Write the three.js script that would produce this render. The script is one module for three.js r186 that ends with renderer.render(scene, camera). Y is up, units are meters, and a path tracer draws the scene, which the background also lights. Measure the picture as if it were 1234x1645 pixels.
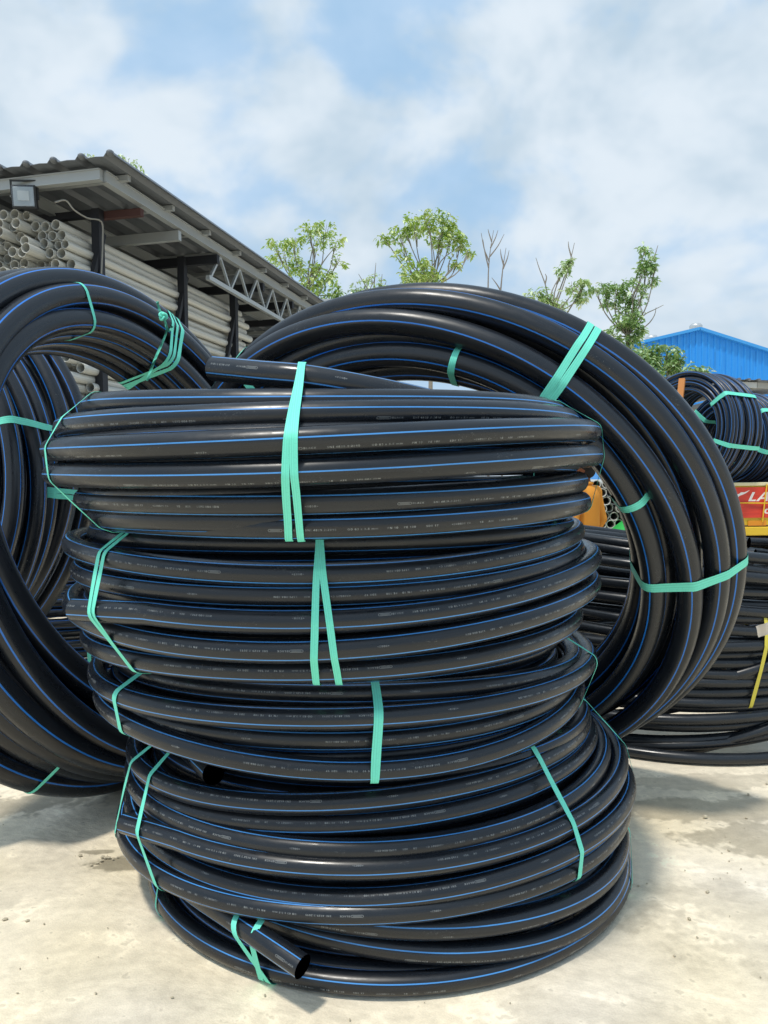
import * as THREE from 'three';
import { mergeGeometries } from 'three/addons/utils/BufferGeometryUtils.js';
import { ImprovedNoise } from 'three/addons/math/ImprovedNoise.js';
import { MarchingCubes } from 'three/addons/objects/MarchingCubes.js';
import { RoundedBoxGeometry } from 'three/addons/geometries/RoundedBoxGeometry.js';

// ---------------------------------------------------------------- camera, sky, sun, exposure
const scene = new THREE.Scene();
const CAM_H = 1.422, PITCH = 0.04143, ROLL = -0.00994, F = 1235;
const camera = new THREE.PerspectiveCamera(2 * Math.atan(822.5 / F) * 180 / Math.PI, 0.75, 0.05, 900);
camera.position.set(0, CAM_H, 0);
camera.rotation.set(-PITCH, 0, ROLL, 'YXZ');
const SUN_DIR = new THREE.Vector3(-0.25, 1, 0.34).normalize();
const SUN_POWER = 2.3, SKY_GAIN = 1.18, EXPOSURE = 1.1;

const V = (x = 0, y = 0, z = 0) => new THREE.Vector3(x, y, z);
const rnd = (seed) => { let a = seed >>> 0; return () => { a = (a + 0x6D2B79F5) | 0; let t = Math.imul(a ^ (a >>> 15), 1 | a); t = (t + Math.imul(t ^ (t >>> 7), 61 | t)) ^ t; return ((t ^ (t >>> 14)) >>> 0) / 4294967296; }; };
const perlin = new ImprovedNoise();
const fbm = (x, y, z, o = 5) => { let s = 0, a = 0.5; for (let i = 0; i < o; i++) { s += a * perlin.noise(x, y, z); x = x * 2.03 + 3.1; y = y * 2.03 + 1.7; z = z * 2.03 + 5.3; a *= 0.5; } return s; };
const clamp = (x, a = 0, b = 1) => Math.min(b, Math.max(a, x));
const sstep = (a, b, x) => { const t = clamp((x - a) / (b - a)); return t * t * (3 - 2 * t); };
const lerp = (a, b, t) => a + (b - a) * t;

{ // hazy tropical sky: thin high veil, broken cumulus, blue between
  const W = 2560, H = 1280, d = new Float32Array(W * H * 4);
  const rough = (x, y, z, o) => { let s = 0, a = 0.5; for (let i = 0; i < o; i++) { s += a * perlin.noise(x, y, z); x = x * 2.07 + 3.1; y = y * 2.07 + 1.7; z = z * 2.07 + 5.3; a *= 0.58; } return s; };
  const masses = [[-24, 25, 6, 3.5, 0.30], [-6, 26, 5, 4, 0.26], [-14.5, 22.5, 2.6, 2.2, 0.30], [16, 26, 14, 14, 0.34], [28, 18, 12, 12, 0.26], [-1.4, 17, 1.6, 1.4, 0.34], [-8, 17.5, 2, 1.5, 0.22], [22, 13.5, 1.2, 1, 0.2], [-16, 33, 9, 3, 0.10], [-3.0, 34, 1.6, 3.4, -0.22], [-1.4, 28, 1.5, 5, -0.26], [-11, 20, 6, 2.0, -0.12], [2, 20, 4, 2.0, -0.22], [-22, 31, 4, 1.8, -0.12]];
  for (let j = 0; j < H; j++) {
    const el = ((j + 0.5) / H - 0.5) * Math.PI, y = Math.sin(el), c = Math.cos(el);
    for (let i = 0; i < W; i++) {
      const o = (j * W + i) * 4; d[o + 3] = 1;
      if (y < -0.06) { d[o] = 0.30; d[o + 1] = 0.29; d[o + 2] = 0.27; continue; }
      const az = ((i + 0.5) / W - 0.5) * 2 * Math.PI, x = c * Math.cos(az), z = c * Math.sin(az);
      const adeg = Math.atan2(x, -z) * 180 / Math.PI, edeg = el * 180 / Math.PI;
      let bias = 0;
      for (const [a, e, sa, se, k] of masses) { const q = ((adeg - a) / sa) ** 2 + ((edeg - e) / se) ** 2; if (q < 9) bias += k * Math.exp(-q); }
      const px = x * 4.2, py = y * 6.2, pz = z * 4.2;
      const w = rough(px * 0.6 + 7, py * 0.6, pz * 0.6 + 3.3, 2) * 0.5;
      const n = rough(px + w + 1.3, py + w, pz + 1.7, 7);
      const veil = 0.80 + 0.5 * n * 0.4;
      let cov = sstep(-0.15, 0.31, n * 1.1 + bias - 0.01);
      cov = 1 - (1 - cov) * (1 - clamp(veil * 0.55));
      const shade = sstep(-0.42, 0.34, rough(px * 1.2 + w + 31, py * 1.2 + 0.16, pz * 1.2 + 13, 5) + bias * 0.25);
      const low = Math.exp(-Math.max(y, 0) * 6);
      const b = [lerp(0.215, 0.36, low), lerp(0.41, 0.54, low), lerp(0.655, 0.72, low)];
      const wc = [lerp(0.40, 0.585, shade), lerp(0.505, 0.655, shade), lerp(0.60, 0.72, shade)];
      const glow = 0.9 * Math.exp(-Math.acos(clamp(x * SUN_DIR.x + y * SUN_DIR.y + z * SUN_DIR.z, -1, 1)) / 0.30); // hazy aureole round the sun
      const far = sstep(0.16, 0.0, y) * 0.6;
      for (let k = 0; k < 3; k++) d[o + k] = SKY_GAIN * (lerp(lerp(b[k], wc[k], cov), [0.52, 0.59, 0.66][k], far) + glow);
    }
  }
  const t = new THREE.DataTexture(d, W, H, THREE.RGBAFormat, THREE.FloatType);
  t.mapping = THREE.EquirectangularReflectionMapping; t.magFilter = THREE.LinearFilter; t.minFilter = THREE.LinearFilter; t.wrapS = THREE.RepeatWrapping; t.needsUpdate = true;
  scene.background = t; scene.environment = t;
}
const sun = new THREE.DirectionalLight(new THREE.Color(1, 0.95, 0.86), SUN_POWER);
sun.position.copy(SUN_DIR).multiplyScalar(40); sun.castShadow = true; sun.shadow.radius = 8;
Object.assign(sun.shadow.camera, { left: -25, right: 25, top: 25, bottom: -25, near: 1, far: 120 });
sun.shadow.mapSize.set(4096, 4096);
scene.add(sun, sun.target);

// ---------------------------------------------------------------- helpers
const C_RIGHT = V(1, 0, 0).applyEuler(camera.rotation), C_UP = V(0, 1, 0).applyEuler(camera.rotation), C_FWD = V(0, 0, -1).applyEuler(camera.rotation);
function at(px, py, depth) { // the place of a photograph pixel at a depth along the view axis
  return V(0, CAM_H, 0).addScaledVector(C_FWD, depth).addScaledVector(C_RIGHT, (px - 617) / F * depth).addScaledVector(C_UP, -(py - 822.5) / F * depth);
}
function pix(p) { const q = p.clone().sub(V(0, CAM_H, 0)), d = q.dot(C_FWD); return [617 + F * q.dot(C_RIGHT) / d, 822.5 - F * q.dot(C_UP) / d, d]; }
const used = new Map();
function numbered(n) { const k = used.get(n) ?? 0; used.set(n, k + 1); return k ? n + '_' + String(k).padStart(3, '0') : n; }
function thing(name, label, category, pos = V(), group) {
  const g = new THREE.Group(); g.name = numbered(name); g.position.copy(pos); g.userData = { label, category };
  if (group) g.userData.group = group;
  scene.add(g); return g;
}
function mesh(name, geo, mat, parent, kind) {
  const m = new THREE.Mesh(geo, mat); m.castShadow = m.receiveShadow = true;
  m.name = parent ? name : numbered(name);
  if (kind) m.userData.kind = kind;
  (parent ?? scene).add(m); return m;
}
function tag(m, label, category, group) { m.userData.label = label; m.userData.category = category; if (group) m.userData.group = group; return m; }
function merge(list) { return mergeGeometries(list.map((g) => { const n = g.index ? g.toNonIndexed() : g; for (const k of Object.keys(n.attributes)) if (!['position', 'normal', 'uv'].includes(k)) n.deleteAttribute(k); return n; })); }
function box(w, h, d, x = 0, y = 0, z = 0, r = 0) { const g = r ? new RoundedBoxGeometry(w, h, d, 2, r) : new THREE.BoxGeometry(w, h, d); g.translate(x, y, z); return g; }
function beam(a, b, w, h, up = V(0, 1, 0)) { // a bar of section w x h from a to b
  const L = a.distanceTo(b), t = b.clone().sub(a).normalize(), s = t.clone().cross(up).normalize(), u = s.clone().cross(t);
  const g = new THREE.BoxGeometry(w, h, L);
  g.applyMatrix4(new THREE.Matrix4().makeBasis(s, u, t.clone().negate()).setPosition(a.clone().add(b).multiplyScalar(0.5)));
  return g;
}
function geoFrom(pos, nor, uv, idx) {
  const g = new THREE.BufferGeometry();
  g.setAttribute('position', new THREE.Float32BufferAttribute(pos, 3));
  if (nor) g.setAttribute('normal', new THREE.Float32BufferAttribute(nor, 3));
  if (uv) g.setAttribute('uv', new THREE.Float32BufferAttribute(uv, 2));
  g.setIndex(idx); if (!nor) g.computeVertexNormals();
  return g;
}
// tapered limb through points; radii at both ends
function limb(pts, r0, r1, sides = 6, seg = 6) {
  const c = new THREE.CatmullRomCurve3(pts), n = Math.max(seg, pts.length * 2), pos = [], nor = [], uv = [], idx = [];
  let ref = V(0.31, 0.1, 0.9).normalize();
  for (let i = 0; i <= n; i++) {
    const p = c.getPoint(i / n), t = c.getTangent(i / n), a = ref.clone().addScaledVector(t, -ref.dot(t)).normalize(), b = t.clone().cross(a), r = lerp(r0, r1, i / n); ref = a;
    for (let k = 0; k <= sides; k++) { const f = k / sides * 2 * Math.PI, q = a.clone().multiplyScalar(Math.cos(f)).addScaledVector(b, Math.sin(f)); pos.push(p.x + q.x * r, p.y + q.y * r, p.z + q.z * r); nor.push(q.x, q.y, q.z); uv.push(k / sides, i / n * 4); }
  }
  for (let i = 0; i < n; i++) for (let k = 0; k < sides; k++) { const a = i * (sides + 1) + k, b = a + sides + 1; idx.push(a, a + 1, b, b, a + 1, b + 1); }
  return geoFrom(pos, nor, uv, idx);
}

// ---------------------------------------------------------------- textures
function canvas(w, h, draw, srgb = true, rep = true) {
  const c = document.createElement('canvas'); c.width = w; c.height = h; draw(c.getContext('2d'), w, h);
  const t = new THREE.CanvasTexture(c); if (srgb) t.colorSpace = THREE.SRGBColorSpace;
  if (rep) t.wrapS = t.wrapT = THREE.RepeatWrapping; t.magFilter = THREE.LinearFilter; return t;
}
function noiseTex(w, h, f, srgb = false) { // f(x, y) -> [r, g, b] 0..255, x y in pixels
  const d = new Uint8Array(w * h * 4);
  for (let y = 0; y < h; y++) for (let x = 0; x < w; x++) { const c = f(x, y), o = (y * w + x) * 4; d[o] = c[0]; d[o + 1] = c[1]; d[o + 2] = c[2]; d[o + 3] = 255; }
  const t = new THREE.DataTexture(d, w, h); t.wrapS = t.wrapT = THREE.RepeatWrapping; t.magFilter = THREE.LinearFilter; if (srgb) t.colorSpace = THREE.SRGBColorSpace; t.needsUpdate = true; return t;
}
function pipeTex(seed, { text, stripe = '#2f86dd', sw = 15, ink = 'rgba(214,217,212,', inkA = 0.66, base = '#191d23', scuff = 1, count = '0001', line2 = '1B' }) {
  const R = rnd(seed);
  return canvas(2048, 512, (g, w, h) => {
    g.fillStyle = base; g.fillRect(0, 0, w, h);
    for (let i = 0; i < 260; i++) { g.fillStyle = R() < 0.5 ? 'rgba(60,62,64,0.10)' : 'rgba(4,5,7,0.14)'; g.fillRect(R() * w, R() * h, 100 + R() * 700, 1 + R() * 3); }
    for (let i = 0; i < 150 * scuff; i++) { g.fillStyle = `rgba(150,150,148,${0.03 + 0.10 * R()})`; const y = R() * h, x = R() * w, L = 8 + R() * 90; g.save(); g.translate(x, y); g.rotate((R() - 0.5) * 0.5); g.fillRect(0, 0, L, 1 + R()); g.restore(); }
    for (let k = 0; k < 9 * scuff; k++) { const x0 = R() * w, y0 = R() * h; for (let i = 0; i < 26; i++) { g.fillStyle = `rgba(176,172,160,${0.10 + 0.34 * R() * R()})`; g.beginPath(); g.ellipse(x0 + (R() - 0.5) * 130, y0 + (R() - 0.5) * 40, 1 + R() * 4, 0.8 + R() * 2, R() * 3, 0, 7); g.fill(); } }
    for (let i = 0; i < 480 * scuff; i++) { g.fillStyle = `rgba(170,166,156,${0.10 + 0.25 * R() * R()})`; g.fillRect(R() * w, R() * h, 1 + R() * 2, 1 + R() * 2); }
    for (let k = 0; k < 5; k++) { // four co-extruded stripes
      const y = k * h / 4; g.fillStyle = stripe; g.fillRect(0, y - sw / 2, w, sw);
      for (let i = 0; i < 30; i++) { g.fillStyle = 'rgba(10,20,40,0.14)'; g.fillRect(R() * w, y - sw / 2 - 1 + R() * sw, 40 + R() * 200, 1.5); }
    }
    if (text) {
      const y = h * 0.125 + 7; // printed line half-way between two stripes
      g.fillStyle = ink + inkA + ')'; g.strokeStyle = ink + inkA + ')'; g.font = 'bold 16px sans-serif'; g.textBaseline = 'alphabetic';
      g.lineWidth = 2; g.beginPath(); g.roundRect(60, y - 13, 66, 15, 7); g.stroke(); g.fillStyle = ink + inkA * 0.55 + ')'; g.fillRect(69, y - 9, 48, 7); g.fillStyle = ink + inkA + ')';
      const put = (s, x, sp = 1.6) => { for (const c of s) { g.globalAlpha = 0.55 + 0.45 * R(); g.fillText(c, x, y); x += g.measureText(c).width + sp; } g.globalAlpha = 1; return x; };
      put('BLACK', 130); put('SNI 4829.2:2015', 232); put('OD 63 x 3.8 mm', 424); put('PN 10', 604); put('PE 100', 680); put('SDR 17', 786); put('<240501 C>', 912); put(line2, 1060); put('AIR', 1110); put('LSPI-004-IDN', 1172); put('<' + count + '>', 1690);
    }
  });
}
const roughTex = noiseTex(512, 256, (x, y) => { const n = fbm(x / 90, y / 26, 2.2, 4), m = fbm(x / 14, y / 14, 7.2, 3); const v = clamp(150 + n * 120 + m * 70, 60, 235); return [v, v, v]; });
function pipeMat(map, rough = 0.52) { return new THREE.MeshStandardMaterial({ map, roughness: rough, roughnessMap: roughTex, metalness: 0 }); }
const pipeMats = [0, 1, 2, 3].map((i) => pipeMat(pipeTex(100 + i, { text: true, sw: 9, stripe: '#4a92d8', count: ['0001', '0087', '0058', '0062'][i], line2: i === 3 ? '3A' : '1B' })));
const hiddenTurns = pipeMat(pipeTex(120, { text: false, sw: 8.5, stripe: '#337cc8', scuff: 0.5 }));
const bigMats = [0, 1].map((i) => pipeMat(pipeTex(300 + i, { text: false, sw: 9, stripe: '#2478d4', scuff: 1 }), 0.54));
const thinMat = pipeMat(pipeTex(330, { text: false, sw: 20, stripe: '#2f67a8', base: '#1a2029', scuff: 0.5 }), 0.62);
const plainPipe = pipeMat(canvas(512, 128, (g, w, h) => { const R = rnd(9); g.fillStyle = '#1d2126'; g.fillRect(0, 0, w, h); for (let i = 0; i < 200; i++) { g.fillStyle = `rgba(150,146,138,${0.04 + 0.12 * R()})`; g.fillRect(R() * w, R() * h, 3 + R() * 60, 1); } }), 0.5);
const strapMat = new THREE.MeshStandardMaterial({ roughness: 0.62, map: canvas(64, 256, (g, w, h) => { const R = rnd(5); g.fillStyle = '#6fe3ca'; g.fillRect(0, 0, w, h); for (let i = 0; i < 14; i++) { g.fillStyle = i % 2 ? 'rgba(30,120,105,0.10)' : 'rgba(190,255,240,0.10)'; g.fillRect(R() * w, 0, 1 + R() * 3, h); } for (let i = 0; i < 40; i++) { g.fillStyle = 'rgba(40,100,90,0.12)'; g.fillRect(R() * w, R() * h, 4 + R() * 12, 2); } }) });
const yellowStrap = new THREE.MeshStandardMaterial({ roughness: 0.6, color: new THREE.Color('#cfc24a') });
const std = (hex, roughness = 0.7, metalness = 0) => new THREE.MeshStandardMaterial({ color: new THREE.Color(hex), roughness, metalness });

// ---------------------------------------------------------------- ground
{
  const S = 2048, M = 6; // 6 m of concrete yard; x -3..3, z -6..0
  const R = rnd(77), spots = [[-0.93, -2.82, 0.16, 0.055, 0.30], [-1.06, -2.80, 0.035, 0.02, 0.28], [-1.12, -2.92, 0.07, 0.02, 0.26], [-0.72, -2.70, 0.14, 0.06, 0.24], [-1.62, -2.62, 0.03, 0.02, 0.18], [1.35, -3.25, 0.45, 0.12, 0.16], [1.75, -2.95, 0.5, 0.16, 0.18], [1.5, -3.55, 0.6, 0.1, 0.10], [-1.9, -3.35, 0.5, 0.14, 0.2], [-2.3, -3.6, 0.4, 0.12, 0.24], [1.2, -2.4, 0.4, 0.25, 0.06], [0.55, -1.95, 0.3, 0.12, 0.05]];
  const t = noiseTex(S, S, (i, j) => {
    const x = i / S * M - 3, z = -(j / S) * M;
    const a = fbm(x * 1.1 + 5, z * 1.1, 0.3, 4), b = fbm(x * 4.5, z * 4.5 + 9, 2.1, 4), c = fbm(x * 23, z * 23, 5.2, 3), s = fbm(x * 3.2 + z * 0.8, z * 17, 8.8, 2);
    let L = 0.885 + a * 0.11 + b * 0.09 + c * 0.09 + s * 0.07 + (R() - 0.5) * 0.05;
    let warm = 0.68 + fbm(x * 1.7 + 20, z * 1.7, 6.1, 2) * 1.1;
    let dk = 0;
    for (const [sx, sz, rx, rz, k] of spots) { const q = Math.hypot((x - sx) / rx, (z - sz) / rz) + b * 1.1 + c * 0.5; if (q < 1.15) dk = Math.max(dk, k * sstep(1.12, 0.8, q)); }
    const pale = sstep(0.16, 0.34, b + c * 0.5 + a * 0.4); L += pale * 0.04;
    const pit = sstep(0.30, 0.42, c + b * 0.3); L -= pit * 0.12;
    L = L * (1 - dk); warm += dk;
    return [clamp(L * 255 * 1.03, 0, 252), clamp(L * 255 * (0.985 - 0.02 * warm), 0, 250), clamp(L * 255 * (0.915 - 0.085 * warm), 0, 250)];
  }, true);
  t.wrapS = t.wrapT = THREE.MirroredRepeatWrapping;
  const bump = noiseTex(512, 512, (i, j) => { const k = 2 * Math.PI / 512, x = Math.cos(i * k) * 3, y = Math.sin(i * k) * 3, z = Math.cos(j * k) * 3, w = Math.sin(j * k) * 3; const v = clamp(128 + 150 * fbm(x + w * 1.3, y + z, z - w, 5) + (R() - 0.5) * 36, 0, 255); return [v, v, v]; });
  bump.repeat.set(6, 6);
  const xs = [], zs = [];
  for (const v of [-400, -120, -50, -20, -9]) xs.push(v); for (let i = 0; i <= 60; i++) xs.push(-6 + i * 0.2); for (const v of [9, 20, 50, 120, 400]) xs.push(v);
  for (const v of [60, 20, 6]) zs.push(v); for (let i = 0; i <= 70; i++) zs.push(3 - i * 0.2); for (const v of [-14, -20, -40, -90, -200, -500]) zs.push(v);
  const pos = [], uv = [], idx = [];
  for (const z of zs) for (const x of xs) { const k = Math.exp(-((x / 7) ** 2) - (((z + 3) / 8) ** 2)); pos.push(x, k * (fbm(x * 0.8, z * 0.8, 1.1, 2) * 0.006 - 0.003), z); uv.push((x + 3) / M, -z / M); }
  const n = xs.length;
  for (let j = 0; j < zs.length - 1; j++) for (let i = 0; i < n - 1; i++) { const a = j * n + i, b = a + n; idx.push(a, a + 1, b, b, a + 1, b + 1); }
  const g = geoFrom(pos, null, uv, idx);
  mesh('ground', g, new THREE.MeshStandardMaterial({ map: t, bumpMap: bump, bumpScale: 0.004, roughness: 0.9, color: new THREE.Color(1, 1, 1) }), null, 'structure');
  // loose grit and small chips lying about
  const parts = [], RR = rnd(15);
  for (let i = 0; i < 240; i++) { const s = 0.002 + 0.005 * RR() ** 3, q = new THREE.IcosahedronGeometry(s, 0); q.scale(1, 0.6, 0.8 + RR()); q.rotateY(RR() * 6); const z = -1.7 - RR() * 2.6, x = (RR() - 0.5) * 4.2; q.translate(x, s * 0.3, z); parts.push(q); }
  for (let i = 0; i < 15; i++) { const s = 0.002 + 0.006 * RR() ** 2, q = new THREE.IcosahedronGeometry(s, 0); q.scale(1.2, 0.6, 1); q.translate(-1.08 + (RR() - 0.5) * 0.5 * RR(), s * 0.3, -2.86 + (RR() - 0.5) * 0.16 * RR()); parts.push(q); }
  tag(mesh('grit', merge(parts), std('#b9ae96', 0.95), null, 'stuff'), 'pale grit and small stone chips strewn over the concrete yard', 'grit');
  const chips = [[137, 1262, 3.6], [57, 1263, 3.6], [1133, 1318, 3.2]];
  ['dark flat scrap on the shaded floor below the big left coil', 'dark crumb of debris at the left end of the shaded floor', 'pale stone chip on the sunny floor right of the stack'].forEach((l, i) => {
    const p = at(chips[i][0], chips[i][1], 1.422 * F / (chips[i][1] - 771)); p.y = 0.006;
    const q = new THREE.DodecahedronGeometry(i === 2 ? 0.013 : 0.012, 0); q.scale(i === 0 ? 1.6 : 0.8, 0.5, 0.7); q.translate(p.x, p.y, p.z);
    tag(mesh(i === 2 ? 'stone_chip' : 'floor_scrap', q, i === 2 ? std('#c9bfa6', 0.9) : std('#1a1a1a', 0.8)), l, i === 2 ? 'stone' : 'scrap');
  });
}

// ---------------------------------------------------------------- pipe coils
// A coil has a frame (centre c, in-plane u and v, axis n). Every turn is a closed wavering ring, parametrised by its own angle.
function tube(pts, closed, r, sides, c, n, o = {}) {
  const N = pts.length, m = closed ? N + 1 : N, pos = [], nor = [], uv = [], idx = [], dir = o.dir ?? 1, L = o.len ?? 1, phi0 = o.phi ?? 0;
  let s = 0, flip = false;
  for (let i = 0; i < m; i++) {
    const p = pts[i % N], a = closed ? pts[(i - 1 + N) % N] : pts[Math.max(0, i - 1)], b = closed ? pts[(i + 1) % N] : pts[Math.min(N - 1, i + 1)];
    const T = b.clone().sub(a).normalize();
    if (i) s += p.distanceTo(pts[(i - 1) % N]);
    let out = p.clone().sub(c); out.addScaledVector(n, -out.dot(n)); out.addScaledVector(T, -out.dot(T)).normalize();
    const ax = out.clone().cross(T); if (ax.dot(n) < 0) { ax.negate(); flip = true; }
    const tw = (o.twist ?? 0.18) * Math.sin(s * 1.3 + (o.u0 ?? 0) * 9);
    for (let k = 0; k <= sides; k++) {
      const f = -Math.PI + k / sides * 2 * Math.PI, x = Math.cos(f), y = Math.sin(f);
      const qx = out.x * x + ax.x * y, qy = out.y * x + ax.y * y, qz = out.z * x + ax.z * y;
      pos.push(p.x + qx * r, p.y + qy * r, p.z + qz * r); nor.push(qx, qy, qz); uv.push((o.u0 ?? 0) - dir * s / L, dir * (f - phi0 - tw) / (2 * Math.PI) + (dir < 0 ? 0.75 : 0));
    }
  }
  for (let i = 0; i < m - 1; i++) for (let k = 0; k < sides; k++) { const a = i * (sides + 1) + k, b = a + sides + 1; if (flip) idx.push(a, a + 1, b, b, a + 1, b + 1); else idx.push(a, b, a + 1, b, b + 1, a + 1); }
  return geoFrom(pos, nor, uv, idx);
}
function openEnd(pts, r, wall, c, n) { // hollow mouth at pts[0]: cut face and bore
  const T = pts[0].clone().sub(pts[1]).normalize(), out = V(0, 1, 0).addScaledVector(T, -T.y).normalize(), ax = out.clone().cross(T), pos = [], nor = [], uv = [], idx = [], S = 28;
  const ring = (p, rr, nn) => { for (let k = 0; k <= S; k++) { const f = k / S * 2 * Math.PI, q = out.clone().multiplyScalar(Math.cos(f)).addScaledVector(ax, Math.sin(f)); pos.push(p.x + q.x * rr, p.y + q.y * rr, p.z + q.z * rr); const w = nn ? T : q.clone().negate(); nor.push(w.x, w.y, w.z); uv.push(0.1, 0.07 + 0.001 * k); } };
  const tip = pts[0].clone().addScaledVector(T, 0.0005);
  ring(tip, r + 0.0003, true); ring(tip, r - wall, true); ring(tip, r - wall, false); ring(pts[0].clone().addScaledVector(T, -0.07), r - wall - 0.001, false);
  for (const j of [0, 2]) for (let k = 0; k < S; k++) { const a = j * (S + 1) + k, b = a + S + 1; idx.push(a, a + 1, b, b, a + 1, b + 1); }
  return geoFrom(pos, nor, uv, idx);
}
function hull2(P) { // convex hull, counter-clockwise
  P = P.slice().sort((a, b) => a[0] - b[0] || a[1] - b[1]);
  const half = (Q) => { const h = []; for (const p of Q) { while (h.length > 1 && (h[h.length - 1][0] - h[h.length - 2][0]) * (p[1] - h[h.length - 2][1]) - (h[h.length - 1][1] - h[h.length - 2][1]) * (p[0] - h[h.length - 2][0]) <= 0) h.pop(); h.push(p); } h.pop(); return h; };
  return half(P).concat(half(P.reverse()));
}
class Coil {
  constructor({ name = 'pipe_coil', label, category = 'pipe coil', group, c, u, v, n, r, L = 1, wall }) {
    Object.assign(this, { c, u, v, n, r, L, wall: wall ?? r * 0.12, curves: [] });
    this.root = thing(name, label, category, V(c.x, 0, c.z), group);
  }
  local(g) { g.translate(-this.root.position.x, 0, -this.root.position.z); return g; }
  add(fn, mat, o = {}) { // one closed turn
    const N = o.seg ?? 176, pts = []; for (let i = 0; i < N; i++) pts.push(fn(-Math.PI / 2 + i / N * 2 * Math.PI));
    this.curves.push({ pts, closed: true });
    mesh('pipe_turn', this.local(tube(pts, true, this.r, o.sides ?? 18, this.c, this.n, { len: this.L, ...o })), mat, this.root);
    return pts;
  }
  addOpen(pts, mat, o = {}) { // a turn whose free end is pts[0]
    this.curves.push({ pts, closed: false });
    const m = mesh('pipe_turn', this.local(tube(pts, false, this.r, o.sides ?? 20, this.c, this.n, { len: this.L, ...o })), mat, this.root);
    mesh('pipe_mouth', this.local(openEnd(pts, this.r, this.wall, this.c, this.n)), mat, m);
  }
  polar(p) { const q = p.clone().sub(this.c); return [Math.hypot(q.dot(this.u), q.dot(this.v)), q.dot(this.n), Math.atan2(q.dot(this.v), q.dot(this.u))]; }
  angle(px, py) { // polar angle of the nearest-looking turn point at a photograph pixel
    let best = 1e9, th = 0;
    for (const c of this.curves) for (const p of c.pts) { const [x, y, d] = pix(p); if (d < 0.3) continue; const e = Math.hypot(x - px, y - py) + d * 14; if (e < best) { best = e; th = this.polar(p)[2]; } }
    return th;
  }
  strap(a0, a1, w = 0.014, o = {}) { // a flat band pulled round the bundle; angle a0 at the low side of the axis, a1 at the high side
    let da = a1 - a0; if (da > Math.PI) da -= 2 * Math.PI; if (da < -Math.PI) da += 2 * Math.PI;
    const am = a0 + da / 2, P = [], rr = this.r + 0.0018;
    for (const c of this.curves) {
      let best = 0.06, hit = null;
      for (const p of c.pts) { const [ro, h, th] = this.polar(p); let e = Math.abs(th - am); if (e > Math.PI) e = 2 * Math.PI - e; if (e < best) { best = e; hit = [ro, h]; } }
      if (hit && (!o.only || o.only(hit))) for (let k = 0; k < 20; k++) P.push([hit[0] + rr * Math.cos(k * Math.PI / 10), hit[1] + rr * Math.sin(k * Math.PI / 10)]);
    }
    if (P.length < 3) return;
    const H = hull2(P), Q = [];
    let h0 = 1e9, h1 = -1e9; for (const [, h] of H) { h0 = Math.min(h0, h); h1 = Math.max(h1, h); }
    for (let i = 0; i < H.length; i++) { const a = H[i], b = H[(i + 1) % H.length], k = Math.max(1, Math.ceil(Math.hypot(a[0] - b[0], a[1] - b[1]) / 0.03)); for (let j = 0; j < k; j++) Q.push([lerp(a[0], b[0], j / k), lerp(a[1], b[1], j / k)]); }
    const M = Q.length, pos = [], uv = [], idx = [], seed = (o.seed ?? 1) * 3.7;
    for (let i = 0; i <= M; i++) {
      const q = Q[i % M], a = Q[(i - 1 + M) % M], b = Q[(i + 1) % M], tx = b[0] - a[0], ty = b[1] - a[1], tl = Math.hypot(tx, ty) || 1, nx = ty / tl, ny = -tx / tl;
      const th = a0 + da * (q[1] - h0) / (h1 - h0 || 1) + 0.0025 * perlin.noise(i * 0.21, seed, 0.5);
      const rad = this.u.clone().multiplyScalar(Math.cos(th)).addScaledVector(this.v, Math.sin(th)), tan = this.u.clone().multiplyScalar(-Math.sin(th)).addScaledVector(this.v, Math.cos(th));
      const lift = o.lift ?? 0, base = this.c.clone().addScaledVector(rad, q[0] + nx * lift).addScaledVector(this.n, q[1] + ny * lift), N3 = rad.clone().multiplyScalar(nx).addScaledVector(this.n, ny), ww = w * 1.32 * (0.92 + 0.16 * perlin.noise(i * 0.13, seed + 9, 2)) / 2;
      for (const [s, t] of [[-1, 0], [1, 0], [1, 1], [-1, 1]]) { const p = base.clone().addScaledVector(tan, s * ww).addScaledVector(N3, t * 0.0012 + (t ? 0.0006 * Math.sin(s * 2 + i) : 0)); pos.push(p.x, p.y, p.z); uv.push(s < 0 ? 0 : 1, i * 0.25); }
    }
    for (let i = 0; i < M; i++) for (let k = 0; k < 4; k++) { const a = i * 4 + k, b = i * 4 + (k + 1) % 4; idx.push(a, a + 4, b, b, a + 4, b + 4); }
    mesh('strap', this.local(geoFrom(pos, null, uv, idx)), o.mat ?? strapMat, this.root);
  }
}
const X = V(1, 0, 0), Y = V(0, 1, 0), Z = V(0, 0, 1);
function flatRing(q) { // fitted lying turn: centre, tilt, radius, slow wander
  const [cx, cy, cz, a, b, R, k0 = 0, k1 = 0, k2 = 0, k3 = 0, k4 = 0, k5 = 0] = q;
  return (t) => { const c = Math.cos(t), s = Math.sin(t), rr = R + k0 * Math.cos(2 * t) + k1 * Math.sin(2 * t); return V(cx + rr * c, cy + R * (a * c + b * s) + k2 * Math.cos(2 * t) + k3 * Math.sin(2 * t) + k4 * Math.cos(3 * t) + k5 * Math.sin(3 * t), cz + rr * s); };
}
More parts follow.
